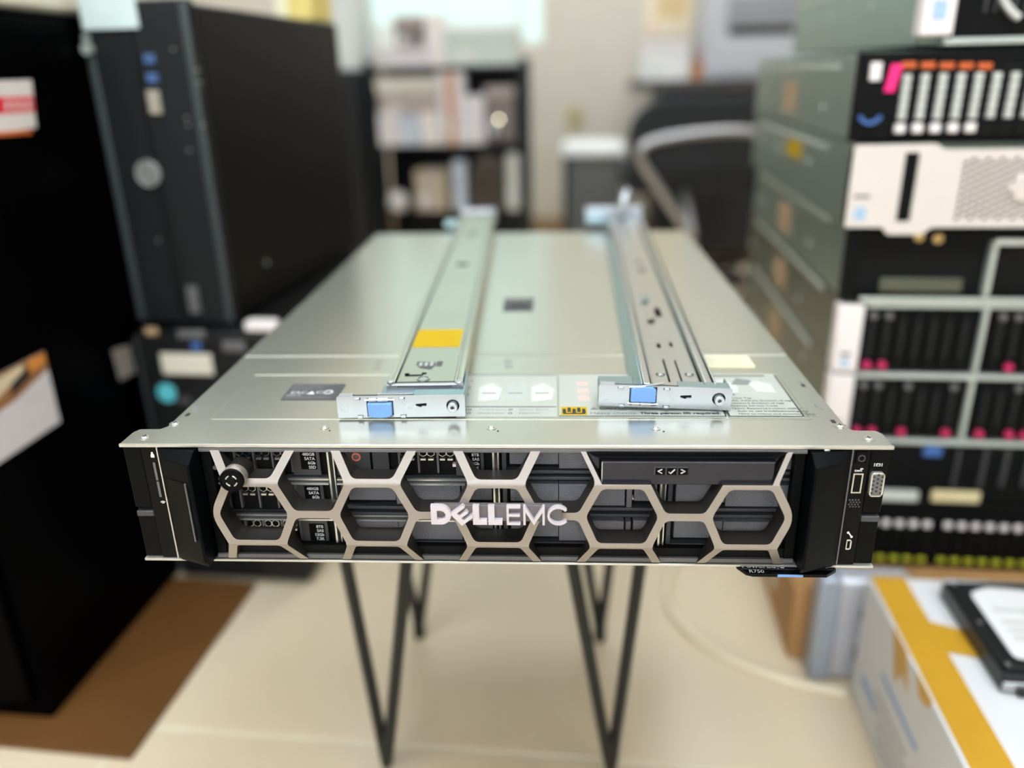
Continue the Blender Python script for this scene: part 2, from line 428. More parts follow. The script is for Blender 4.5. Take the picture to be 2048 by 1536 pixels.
lab.box(.0392, .1495, .0425, .0432, z1, z1 + .0002, M_INK); lab.box(.1488, .1495, .0432, .1215, z1, z1 + .0002, M_INK)
lab.box(.0405, .058, .0445, .0585, z1, z1 + .0002, M_YEL)
for a in (0, 1, 2, 3, 4):
    cx, cy = .0492 + (a - 2) * .0033, .0515 + (a % 2) * .002
    lab.cyl((cx, cy + .002), .0012, z1 + .0002, z1 + .0004, M_INK, n=10); lab.box(cx - .0012, cx + .0012, cy - .004, cy + .0006, z1 + .0002, z1 + .0004, M_INK)
lab.box(.042, .0565, .046, .0475, z1 + .0002, z1 + .0004, M_INK)
lab.prism([(.0602, .0538), (.0652, .0538), (.0627, .0582)], 'z', z1, z1 + .0002, M_INKG)
put(lab, 'CAUTION', .0665, .0538, .0042, M_INKG, bold=.01)
put(lab, 'Heavy chassis.', .0600, .0462, .0036, M_INKG, bold=.01, width=.0315)
put(lab, 'Three person lift required.', .0930, .0462, .0036, M_INK, bold=.03, width=.0535)
for i, yy in enumerate((.098, .084, .070)): lab.box(.0525, .0605, yy, yy + .008, z1, z1 + .0002, M_PSAL)
plabel(S(lab, 'caution_label', smooth=False), 'pale label with yellow pictogram and printed lifting caution')
lab = MB().box(.1512, .2000, .0425, .1205, z0, z1, M_PALEL)
lab.box(.1512, .2000, .0425, .0433, z1, z1 + .0002, M_INK); lab.box(.1992, .2000, .0433, .1205, z1, z1 + .0002, M_INK); lab.box(.1512, .1520, .0433, .0800, z1, z1 + .0002, M_INK)
lab.box(.153, .192, .1175, .119, z1, z1 + .0002, M_INK)
for i, s_ in enumerate(['How to videos and documentation', 'Scan to see troubleshooting and', 'Quick Resource Locator (QRL)', 'Express Service Code', 'Password (bottom of tag)', 'MAC Address (bottom of tag)', 'Service Tag']):
    put(lab, s_, .1560 if i > 1 else .1585, .0455 + i * .0046, .0026, M_INK)
put(lab, 'INFO', .1535, .0795, .003, M_INK, bold=.02)
lab.prism([(.154, .084), (.166, .084), (.168, .098), (.160, .112), (.153, .110)], 'z', z1, z1 + .0002, M_PALEW)
lab.prism([(.179, .086), (.192, .084), (.1925, .100), (.183, .108), (.176, .100)], 'z', z1, z1 + .0002, M_PALEW)
lab.prism([(.164, .100), (.176, .1), (.180, .108), (.170, .113)], 'z', z1 + .0002, z1 + .0003, M_INKG)
plabel(S(lab, 'tag_label', smooth=False), 'pale label with lines of small print in a black border')
lab = MB().box(.152, .190, .1375, .1640, .0, .0008, mat('cream label', (214, 206, 168), .5))
for i in range(3): lab.box(.155, .182, .142 + i * .007, .1445 + i * .007, .0008, .001, M_PALEL)
plabel(S(lab, 'cream_label', smooth=False), 'faded cream sticker')
lab = MB().box(-.0145, .0150, .297, .342, .0, .0010, M_DARKG); lab.box(-.0105, .0110, .304, .322, .001, .0013, M_INK); lab.box(-.0105, .0110, .327, .337, .001, .0013, M_MIDG)
plabel(S(lab, 'latch_window', bevel=.0005), 'small dark square release latch')

# ---- ears and control strips
for s in (-1, 1):
    e = MB()
    xa, xb = sorted((s * .2405, s * .2290))
    e.box(xa, xb, .0015, .02, -.0470, -.0022, M_BLACK)
    e.box(xa, xb, .0040, .02, -.0500, -.0470, M_DARK); e.box(xa, xb, .0012, .02, -.0540, -.0500, M_DARKG)
    e.box(xa, xb, .0020, .02, HB + .0016, -.0540, M_BLACK)
    ear = S(e, 'ear', bevel=.0006)
    g = MB(); xa, xb = sorted((s * .2284, s * .2180)); g.box(xa, xb, .0004, .02, HB + .0016, -.0022, M_GLOSS)
    strip = S(g, 'control_strip', bevel=.0005)
    xa, xb = sorted((s * .2178, s * .2170)); S(MB().box(xa, xb, -.0004, .018, HB + .0016, -.0022, M_LIP if s < 0 else M_MIDG), 'strip_edge')
    fy = .0003
    if s < 0:
        for q0, q1 in ((-.0262, -.0135), (-.0385, -.0272)): S(MB().box(-.2218, -.2203, fy - .0006, fy, q0, q1, M_MIDG), 'status_light_bar', strip)
        S(MB().prism(round_poly([(-.2224, -.0100), (-.2200, -.0100), (-.2200, -.0080), (-.2206, -.0074), (-.2206, -.0060), (-.2218, -.0060), (-.2218, -.0074), (-.2224, -.0080)], .0004, 3), 'y', fy - .0002, fy, M_WHITE), 'printed_icon', strip)
        m = MB()
        for k in range(3): m.ring((-.2205, -.0440), .0024 - k * .0007, .002 - k * .0007, fy - .0002, fy, M_WHITE, 'y', 8, math.radians(45), math.radians(135))
        S(m, 'printed_icon', strip)
    else:
        m = MB().box(.2196, .2262, fy - .0008, fy, -.0120, -.0042, M_BLACK); m.ring((.2230, -.0083), .0023, .0016, fy - .0012, fy - .0008, M_DARKG, 'y')
        S(m, 'power_button', strip, bevel=.0002)
        m = MB(); pierced_plate(m, rect(.2196, .2256, -.0325, -.0188), [rect(.2204, .2248, -.0317, -.0196)], lambda u, w: (u, fy - .0007, w), lambda u, w: (u, .008, w), M_LIP, M_DARKG)
        m.box(.2206, .2217, .0006, .008, -.0312, -.0200, M_MIDG); m.box(.2232, .2242, .002, .008, -.0235, -.0215, mat('brass contact', (190, 150, 80), .3, .9)); m.box(.2232, .2242, .002, .008, -.029, -.027, MATS['brass contact'])
        S(m, 'usb_port', strip, smooth=False)
        m = MB(); pierced_plate(m, round_poly([(.2216, -.0735), (.2240, -.0735), (.2249, -.0725), (.2249, -.0672), (.2240, -.0660), (.2216, -.0660)], .0004), [rect(.2222, .2240, -.0725, -.0670)], lambda u, w: (u, fy - .0006, w), lambda u, w: (u, .006, w), M_LIP, M_DARKG)
        m.box(.2229, .2233, .0008, .006, -.072, -.0675, M_MIDG)
        S(m, 'micro_usb_port', strip, smooth=False)
        m = MB()
        for i in range(4):
            for j in range(4): m.cyl((.2198 + i * .0018 + (j % 2) * .0008, -.0375 - j * .0016), .0006, fy - .0003, fy, M_DARKG, 'y', 8)
        S(m, 'vent_dots', strip)
        m = MB().box(.2208, .2246, fy - .0002, fy, -.0176, -.0168, M_WHITE).cyl((.2208, -.0172), .0007, fy - .0002, fy, M_WHITE, 'y', 8)
        m.box(.2235, .2240, fy - .0002, fy, -.0176, -.0155, M_WHITE).box(.2240, .2252, fy - .0002, fy, -.0162, -.0155, M_WHITE)
        S(m, 'printed_icon', strip); m = MB()
        m.tube([(.2222, fy, -.0612), (.2242, fy, -.0640)], .0005, M_WHITE, 6).cyl((.2220, -.0612), .0009, fy - .0002, fy, M_WHITE, 'y', 8).cyl((.2244, -.0642), .0009, fy - .0002, fy, M_WHITE, 'y', 8)
        S(m, 'printed_icon', strip)
        # video socket on the ear
        m = MB(); vo = round_poly([(.2318, -.0345), (.2372, -.0345), (.2388, -.0325), (.2384, -.0195), (.2370, -.0178), (.2312, -.0178), (.2300, -.0195), (.2304, -.0330)], .0008)
        m.prism(round_poly([(.2306, -.0360), (.2385, -.0360), (.2401, -.0340), (.2397, -.018), (.2380, -.0163), (.2302, -.0163), (.2289, -.018), (.2293, -.0345)], .0012), 'y', .0011, .0018, M_GLOSS)
        m.prism(vo, 'y', -.0014, .002, M_LIP)
        m.prism(offset_poly([(.2312, -.0338), (.2378, -.0338), (.2380, -.0185), (.2308, -.0185)], .0003), 'y', -.0016, -.0013, M_MIDG)
        for i in range(3):
            for j in range(5): m.cyl((.2318 + i * .0025, -.0205 - j * .0028 + (i % 2) * .0013), .0007, -.0018, -.0012, M_INK, 'y', 8)
        S(m, 'video_port', ear, bevel=.0003)
        m = MB(); m.box(.2330, .2355, .0011, .0014, -.0144, -.0127, M_WHITE).box(.2335, .2350, .0010, .0012, -.0140, -.0131, M_BLACK).box(.2318, .2322, .0011, .0014, -.0146, -.0125, M_WHITE).box(.2363, .2367, .0011, .0014, -.0146, -.0125, M_WHITE)
        S(m, 'printed_icon', ear)

# ---- drive bays behind the bezel
DX = [-.2155, -.1075, -.0012, .1052, .2155]
DZ = [-.0035, -.0298, -.0566, -.0832]
DY = .008
for x in DX[1:4]:
    m = MB().box(x - .0022, x - .0010, DY - .003, .034, HB + .002, -.003, M_LIP).box(x + .0010, x + .0018, DY - .002, .034, HB + .002, -.003, M_LIP)
    S(m.box(x - .0010, x + .0010, .030, .034, HB + .002, -.003, M_LIP), 'bay_divider', smooth=False)
for k in (1, 2):
    for x0_, x1_ in ((DX[0], DX[1] - .003), (DX[1] + .0025, DX[2] - .003)):
        S(MB().box(x0_, x1_, DY - .003, .034, DZ[k] - .0019, DZ[k] - .0008, M_LIP).box(x0_, x1_, DY - .002, .034, DZ[k] + .0008, DZ[k] + .0018, M_LIP), 'bay_shelf', smooth=False)
def hexvent(m, cx, cz, r, y):
    pts = [(cx + r * math.cos(math.pi / 6 + math.pi / 3 * i), cz + r * math.sin(math.pi / 6 + math.pi / 3 * i)) for i in range(6)]
    for i in range(6):
        a, b = pts[i], pts[(i + 1) % 6]
        m.tube([(a[0], y, a[1]), (b[0], y, b[1])], .00028, M_STEEL, 4)
for ci in range(4):
    for ri in range(3):
        x0_, x1_ = DX[ci] + .003, DX[ci + 1] - .003; zt, zb = DZ[ri] - .0022, DZ[ri + 1] + .0022
        active = ci == 0 or (ci == 1 and ri == 0)
        m = MB()
        if active:
            m.box(x0_, x1_, DY + .004, .03, zb, zt, M_DARK)
            m.box(x1_ - .023, x1_ - .005, DY, .01, zb + .0015, zt, M_DARKG)
            m.box(x0_, x0_ + .022, DY, .01, zb + .0015, zt, M_DARKG); m.box(x0_ + .0235, x0_ + .034, DY + .0005, .01, zb + .002, zt - .001, M_DARKG)
            for q in range(4): m.box(x0_ + .040 + q * .0125, x0_ + .0412 + q * .0125, DY + .001, .012, zb + .003, zt, M_MIDG)
            m.box(x0_, x1_, DY - .001, .01, zb - .0012, zb + .0004, M_DARKG)
            for q in range(4):
                for w in range(2): hexvent(m, x0_ + .0437 + q * .0125 + w * .005, zt - .0050, .0026, DY + .002); m.box(x0_ + .0418 + q * .0125 + w * .005, x0_ + .0452 + q * .0125 + w * .005, DY + .002, DY + .004, zt - .0105, zt - .0093, M_LIP)
            d = S(m, 'drive_carrier', smooth=False)
            lb = MB(); ty = DY - .0002
            lines = ['480GB', 'SATA', '6Gb', 'SSD'] if (ci == 0 and ri < 2) else ['8TB', 'SAS', '12Gb', '7.2K']
            to = (.0062, .0050, .0068)[ri]; lb.box(x1_ - .0175, x1_ - .007, ty, DY, zt - to - .0100, zt - to + .0030, M_BLACK)
            for q, s_ in enumerate(lines): lb.text(s_, (x1_ - .0078, ty - .0002, zt - to - q * .0031), X, Z, .0021, M_WHITE, align='RIGHT', bold=.02)
            S(lb, 'capacity_print', d, smooth=False)
            b_ = MB()
            if ci == 1:
                b_.ring((x0_ + .0135, zt - .0065), .0030, .0019, DY - .0016, DY, M_SALM, 'y', 20); b_.cyl((x0_ + .0135, zt - .0065), .0017, DY - .0008, DY, M_MIDG, 'y', 14)
                S(MB().box(x0_ + .075, x0_ + .0795, DY + .001, DY + .004, zt - .0145, zt - .0125, mat('pale lamp lens', (240, 220, 208), .3)), 'drive_lamp', d)
            else:
                b_.cyl((x0_ + .042, zt - .0135), .0022, DY - .0016, DY + .004, M_RED, 'y', 16) if ri == 0 else b_.ring((x0_ + .0135, zt - .0065), .0030, .0019, DY - .0016, DY, M_DARKG, 'y', 20)
            S(b_, 'release_button', d)
        else:
            xm = x0_ + .037
            m.box(x0_, x1_, DY + .005, .03, zb, zt, M_DARK)
            m.box(x0_ + .0005, x0_ + .0035, DY + .0005, .02, zb + .001, zt, M_DARKG)
            m.box(x0_ + .0055, xm - .0003, DY + .0008, .02, zb + .0095, zt, M_BLANK); m.box(xm, x1_ - .021, DY, .02, zb + .0070, zt, M_BLANK)
            m.box(x1_ - .0200, x1_ - .0165, DY - .0006, .02, zb + .006, zt, M_MIDG); m.box(x1_ - .0150, x1_ - .0005, DY + .001, .02, zb + .0100, zt, M_BLANK)
            m.box(x1_ - .0163, x1_ - .0152, DY + .0005, .02, zb + .011, zb + .0125, M_WHITE)
            m.box(x0_ + .0035, x1_ - .001, DY - .0005, .02, zb + .0035, zb + .0058, M_DARKG)
            m.box(x0_ + .0035, x1_ - .001, DY - .0015, .02, zb - .0005, zb + .0016, M_DARKG)
            S(m, 'drive_blank', bevel=.0004)

# ---- bezel
bez = MB()
bez.box(-.190, .190, -.0012, .007, -.0052, -.0026, M_MIDG)
bez.box(-.190, .190, .0000, .007, -.0845, -.0815, M_MIDG); bez.box(-.190, .190, .0020, .007, -.0815, -.0752, M_DARK)
bez.box(-.190, -.1835, .001, .007, -.0815, -.0052, M_BLACK); bez.box(.1835, .190, .001, .007, -.0815, -.0052, M_BLACK)
bezel = S(bez, 'bezel', bevel=.0004)
C5 = [-.1553, -.0777, 0.0, .0777, .1553]
zt, za, zb_, zc, zd = -.0036, -.0215, -.0432, -.0648, -.0843
wt, wa, wb, wc, wd = .0244, .0143, .0252, .0162, .0245
T = .0026
holes = []
def hole(pts, ds, r=.0032): holes.append(round_poly(offset_poly(pts, ds), r, 4))
def ext(p, q, k):               # run an edge on past its end
    return (q[0] + (q[0] - p[0]) * k, q[1] + (q[1] - p[1]) * k)
for k, c in enumerate(C5):
    tl, tr, al, ar = (c - wt, zt), (c + wt, zt), (c - wa, za), (c + wa, za)
    if k < 3: hole([al, ar, ext(ar, tr, .3), ext(al, tl, .3)], [T, T, -.02, T])
    up = T if k < 3 else .0027
    hole([(c - wc, zc), (c + wc, zc), (c + wb, zb_), ar, al, (c - wb, zb_)], [.0031, T, T, up, T, T])
    cl, cr, dl, dr = (c - wc, zc), (c + wc, zc), (c - wd, zd), (c + wd, zd)
    hole([ext(cl, dl, .3), ext(cr, dr, .3), cr, cl], [-.02, T, .0016, T], .002)
    if k < 4:
        n = C5[k + 1]
        if k != 3: hole([(c + wb, zb_), (n - wb, zb_), (n - wa, za), ext((n - wa, za), (n - wt, zt), .3), ext(ar, tr, .3), ar], [T, T, T if k != 2 else .0012, -.02, T, T])
        hole([cr, ext(cr, dr, .3), ext((n - wc, zc), (n - wd, zd), .3), (n - wc, zc), (n - wb, zb_), (c + wb, zb_)], [T, -.02, T, T, T, T])
c3, c4 = C5[3], C5[4]
hole([(c3 + wb, zb_), (c4 - wb, zb_), (c4 - wa, za), (c4 + wa, za), ext((c4 + wa, za), (c4 + wt, zt), .3), ext((c3 - wa, za), (c3 - wt, zt), .3), (c3 - wa, za), (c3 + wa, za)],
     [T, T, .0003, T * .6, -.02, T * .6, .0003, T], [.003, .003, 0, 0, 0, 0, 0, 0])
lo, ro = C5[0], C5[4]
L_ = offset_poly([(lo - wd, zd), (ro + wd, zd), (ro + wc, zc), (ro + wb, zb_), (ro + wa, za), (ro + wt, zt), (lo - wt, zt), (lo - wa, za), (lo - wb, zb_), (lo - wc, zc)],
                 [0, -T, -T, -T, -T * .6, 0, -T, -T, -T, -T])
L_ = round_poly(L_, [0, 0, 0, .009, .001, 0, 0, .001, .009, 0], 5)
def prof(w):
    if w > za: t = (w - zt) / (za - zt); return -.0010 + t * (-.0120 + .0010)
    if w > zc: t = (w - za) / (zc - za); return -.0120 - t * .002
    t = min(1.0, (w - zc) / (zd - zc)); return -.0140 + t * .0132
lat = MB()
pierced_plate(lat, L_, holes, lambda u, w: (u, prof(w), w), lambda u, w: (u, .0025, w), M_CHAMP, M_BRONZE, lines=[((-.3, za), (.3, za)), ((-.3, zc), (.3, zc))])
lat = S(lat, 'lattice', bezel, smooth=True)
# dished walls inside the cells' lower and outer sides are part of the lattice; lock knob
kx, kz = -.1642, -.0172
m = MB().cyl((kx, kz), .0078, -.0148, -.0090, M_CHAMP, 'y', 32).cyl((kx, kz), .0074, -.0088, .0020, M_BRONZE, 'y', 32)
m.cyl((kx, kz), .0076, -.0172, -.0150, M_BLACK, 'y', 36); m.ring((kx, kz), .0076, .0066, -.0177, -.0172, M_GRIP, 'y', 36)
m.cyl((kx, kz), .0027, -.0178, -.0172, M_GLOSS, 'y', 20)
for q in range(4): m.ring((kx, kz), .0040, .0031, -.0177, -.0171, M_LIP, 'y', 6, math.radians(20 + q * 90), math.radians(72 + q * 90))
plabel(S(m, 'lock_knob', bezel, bevel=.0003), 'round black key lock')
for q in range(3): S(MB().cyl((-.1795 - q * .0, -.0150), .0016, -.004 + q * .004, -.001 + q * .004, M_DARKG, 'y', 10), 'hinge_pin', bezel)
# side grips
for s in (-1, 1):
    def gp(x, y, z): return (s * x, y, z)
    pr = [(.2168, -.0008), (.2130, -.0046), (.1925, -.0148), (.1912, -.0140), (.1915, .0060), (.2168, .0060)]
    vs = []
    for z, k in ((-.0030, .38), (-.0085, 1.0), (-.0790, 1.0), (-.0845, .72)):
        vs += [gp(x, y * k if y < 0 else y, z) for x, y in pr]
    n = len(pr); fs = [tuple(range(n - 1, -1, -1)), tuple(range(3 * n, 4 * n))]
    for a in range(3): fs += [(a * n + i, a * n + (i + 1) % n, (a + 1) * n + (i + 1) % n, (a + 1) * n + i) for i in range(n)]
    if s > 0: fs = [tuple(reversed(f)) for f in fs]
    g = S(MB().add(vs, fs, M_GRIP), 'side_grip', bezel, bevel=.0007)
    if s < 0:
        def fy_(x): return -.0046 + (x - .2130) / (.1925 - .2130) * (-.0148 + .0046)
        vs = [gp(x, fy_(x) - d, z) for d in (.0007, -.002) for x, z in ((.2125, -.0215), (.1965, -.0215), (.1965, -.0635), (.2125, -.0635))]
        S(MB().add(vs, [(3, 2, 1, 0), (4, 5, 6, 7), (0, 1, 5, 4), (1, 2, 6, 5), (2, 3, 7, 6), (3, 0, 4, 7)], M_BLACK), 'release_plate', bezel, bevel=.0004)
        S(MB().prism([(-.1966, fy_(.1966) - .0012), (-.1956, fy_(.1956) - .0012), (-.1956, fy_(.1956) + .001), (-.1966, fy_(.1966) + .001)], 'z', -.0635, -.0215, M_MIDG), 'plate_edge', bezel)
# display
m = MB()
hx0, hx1 = .0585, .1755
m.prism([(hx0, -.0038), (hx1, -.0038), (.1706, -.0068), (.0640, -.0068)], 'y', -.0030, .006, M_BLACK)
m.add([(hx0 - .003, -.0014, -.0040), (hx1 + .003, -.0014, -.0040), (.1700, -.0040, -.0078), (.0640, -.0040, -.0078), (hx0 - .003, .006, -.0040), (hx1 + .003, .006, -.0040), (.1700, .006, -.0078), (.0640, .006, -.0078)],
      [(0, 1, 2, 3), (4, 7, 6, 5), (0, 4, 5, 1), (3, 2, 6, 7), (0, 3, 7, 4), (1, 5, 6, 2)], M_GRIP)
m.box(.0640, .1700, -.0060, .006, -.0235, -.0070, M_BLACK)
disp = S(m, 'display_housing', bezel)
S(MB().box(.0650, .1690, -.0084, -.0060, -.0228, -.0074, M_LCD), 'display_glass', bezel, bevel=.0004)
mm_ = MB().box(.0650, .1690, -.00845, -.0083, -.00775, -.0074, M_MIDG).box(.0648, .0653, -.0086, -.0083, -.0226, -.0074, M_LIP)
S(mm_, 'glass_edge', bezel)
for q, s_ in enumerate('<\u2713>'):
    cx = .1003 + q * .0069
    b_ = MB().box(cx - .0030, cx + .0030, -.0090, -.0084, -.0158, -.0110, M_BLACK).box(cx - .0030, cx + .0030, -.0089, -.0084, -.0109, -.0107, M_MIDG).box(cx - .0033, cx - .0030, -.0089, -.0084, -.0158, -.0110, M_MIDG)
    yy = -.0091
    if q == 1: b_.tube([(cx - .0016, yy, -.0138), (cx - .0005, yy, -.0148), (cx + .0020, yy, -.0120)], .00033, M_WHITE, 6)
    else:
        d_ = 1 if q == 2 else -1
        b_.tube([(cx - d_ * .0012, yy, -.0120), (cx + d_ * .0013, yy, -.0133), (cx - d_ * .0012, yy, -.0147)], .00033, M_WHITE, 6)
    S(b_, 'display_button', bezel, smooth=False)
# emblem
S(MB().box(-.0392, .0405, -.0162, -.0125, -.0450, -.0338, M_TAUPE), 'emblem_plate', bezel, bevel=.0003)
def letter(polys, holes_=()):
    l = MB()
    for p in polys:
        V_, Tn, B_ = pierced(p, list(holes_)); n_ = len(V_)
        pierced_plate(l, p, list(holes_), lambda u, w: (u, -.0192, w), lambda u, w: (u, -.0160, w), M_LOGO, M_LOGO)
    return S(l, 'emblem_letter', bezel, smooth=False)
zt_, zb2 = -.0328, -.0459
zm = (zt_ + zb2) / 2; hh = (zt_ - zb2) / 2
def arc(cx, cz, rx, rz, a0, a1, n=14): return [(cx + rx * math.cos(math.radians(a0 + (a1 - a0) * i / n)), cz + rz * math.sin(math.radians(a0 + (a1 - a0) * i / n))) for i in range(n + 1)]
letter([[(-.0406, zb2)] + arc(-.0345, zm, .0064, hh, -90, 90) + [(-.0406, zt_)]], [[(-.0369, zb2 + .0034)] + arc(-.0349, zm, .0034, hh - .0034, -90, 90) + [(-.0369, zt_ - .0034)]])
e0, su, au = Vector((-.0285, -.0386)), Vector((.0069, -.0082)), Vector((.0078, .0064))
def eb(a, b, c, d): return [tuple(e0 + su * p + au * q) for p, q in ((a, c), (b, c), (b, d), (a, d))]
letter([[tuple(e0 + su * p + au * q) for p, q in ((0, 0), (1, 0), (1, 1), (.80, 1), (.80, .34), (.60, .34), (.60, .90), (.40, .90), (.40, .34), (.20, .34), (.20, 1), (0, 1))]])
letter([[(-.0145, zb2), (-.0058, zb2), (-.0058, zb2 + .0034), (-.0106, zb2 + .0034), (-.0106, zt_), (-.0145, zt_)]])
letter([[(-.0050, zb2), (.0037, zb2), (.0037, zb2 + .0034), (-.0011, zb2 + .0034), (-.0011, zt_), (-.0050, zt_)]])
k = .0014
letter([[(.0064, zb2), (.0149, zb2), (.0149, zb2 + k), (.0064 + k, zb2 + k), (.0064 + k, zm - k / 2), (.0146, zm - k / 2), (.0146, zm + k / 2), (.0064 + k, zm + k / 2), (.0064 + k, zt_ - k), (.0149, zt_ - k), (.0149, zt_), (.0064, zt_)]])
letter([[(.0167, zb2), (.0167 + k, zb2), (.0167 + k, zt_ - .0042), (.0233, zb2), (.0299 - k, zt_ - .0042), (.0299 - k, zb2), (.0299, zb2), (.0299, zt_), (.0299 - .0012, zt_), (.0233, zb2 + .0035), (.0167 + .0012, zt_), (.0167, zt_)]])
letter([arc(.0382, zm, .0067, hh, 38, 322, 26) + arc(.0382, zm, .0067 - k, hh - k, 322, 38, 26)])
# information tag pulled out under the right front
tg = [(.1545, .0060), (.1545, .0010), (.1590, -.0062), (.1630, -.0078), (.2095, -.0078), (.2170, -.0020), (.2170, .0060)]
m = MB().prism(tg, 'z', HB - .0028, HB - .0006, M_GLOSS)
m.text('R750', (.1612, -.0066, HB - .0004), X, Y, .0034, M_WHITE); m.text('PowerEdge', (.1575, -.0012, HB - .0004), X, Y, .0036, M_WHITE, bold=.02, width=.027)
m.box(.1785, .1945, -.0084, -.0074, HB - .0024, HB - .0008, M_BLUE)
m.ring((.2085, .0000), .0010, .0006, HB - .0005, HB - .0003, M_WHITE, n=10); m.box(.2105, .2125, -.0004, .0006, HB - .0005, HB - .0003, M_WHITE)
plabel(S(m, 'information_tag', smooth=False), 'black pull-out tag with white print and blue edge')
# ================================================================== the two slide rails lying on the server
def frame_of(name, label, cat, x, y, ang, z=0.0, group=None):
    return thing(name, label, cat, (x, y, ZT + z), ang, group)
def sweep(mb, pts, y0, y1, m): return mb.prism(pts, 'y', y0, y1, m)
def u_rail(mb, side, x, w, z0, z1, y0, y1, lip, m):
    """a folded side wall: web with an inward lip"""
    sweep(mb, [(side * x, z0), (side * (x + w), z0), (side * (x + w), z1), (side * x, z1)][::side], y0, y1, m)
    if lip: sweep(mb, [(side * (x - lip), z1 - .0012), (side * x, z1 - .0012), (side * x, z1), (side * (x - lip), z1)][::side], y0, y1, m)
ZF = .0013          # the rails rest on the covers and the seam
# ---- left rail: closed side up, with the yellow sticker
ra = thing('slide_rail', 'closed zinc slide rail with yellow sticker lying on the silver server', 'rail', (-.0526, .056, ZT + ZF), math.radians(2.1))
L = .70
m = MB().box(-.0255, .0255, .010, L, 0, .0012, M_RAILB)
u_rail(m, -1, .0245, .0012, .0, .0175, .004, L, .003, M_RAILG); u_rail(m, 1, .0245, .0012, .0, .0175, .004, L, .003, M_RAILG)
m.build('outer_channel', ra, bevel=.0003)
m = MB(); u_rail(m, -1, .0205, .0011, .002, .0188, .002, L - .004, 0, M_STEEL); u_rail(m, 1, .0205, .0011, .002, .0188, .002, L - .004, 0, M_STEEL)
m.build('inner_channel', ra, bevel=.0003)
m = MB()
pierced_plate(m, rect(-.0198, .0198, .006, L), [rrect(-.0160, -.0030, .0165, .0200, .001), rrect(-.0165, -.0130, .0200, .0230, .0008), rrect(-.0045, -.001, .0200, .0240, .0008), circle(-.002, .0112, .0042), rrect(-.006, .006, .36, .372, .002), rrect(-.006, .006, .54, .55, .002)],
              lambda u, v: (u, v, .0168), lambda u, v: (u, v, .0156), M_RAILG, M_DARK)
m.build('rail_face', ra, smooth=False)
MB().cyl((-.002, .0112), .0030, .010, .0172, M_STEEL, n=18).ring((-.002, .0112), .0046, .0036, .0150, .0176, M_STEEL, n=20).build('rail_rivet', ra)
MB().cyl((0, .045), .0012, .0168, .0174, M_STEEL, n=10).build('rail_rivet', ra)
plabel(MB().box(-.0190, .0180, .0800, .1250, .0168, .0171, M_YEL).build('sticker', ra), 'bright yellow blank sticker')
pm = MB().prism([(-.0105, .0400), (-.0070, .0330), (.0010, .0300), (.0035, .0380), (.0035, .0445), (-.0105, .0470)], 'z', .0168, .01695, M_DARKG)
pm.box(.0040, .0085, .0360, .0475, .0168, .01695, M_MIDG)
for q in range(3): pm.box(-.0085 + q * .004, -.0062 + q * .004, .0375, .0440, .01695, .0171, M_PALEL)
for q in range(3): pm.box(.0045, .0080, .0375 + q * .0035, .0385 + q * .0035, .01695, .0171, M_INK)
pm.build('printed_mark', ra, smooth=False)
m = MB().box(-.0262, .0262, .0005, .0045, .0085, .0168, M_BRACKET)
m.box(-.0190, .0190, .0000, .0010, .0150, .0160, M_DARKG)
m.cyl((-.0235, .0028), .0024, .0070, .0190, M_BRACKET, n=14); m.cyl((.0235, .0028), .0028, .0070, .0182, M_BRACKET, n=14)
m.build('end_block', ra, bevel=.0006)

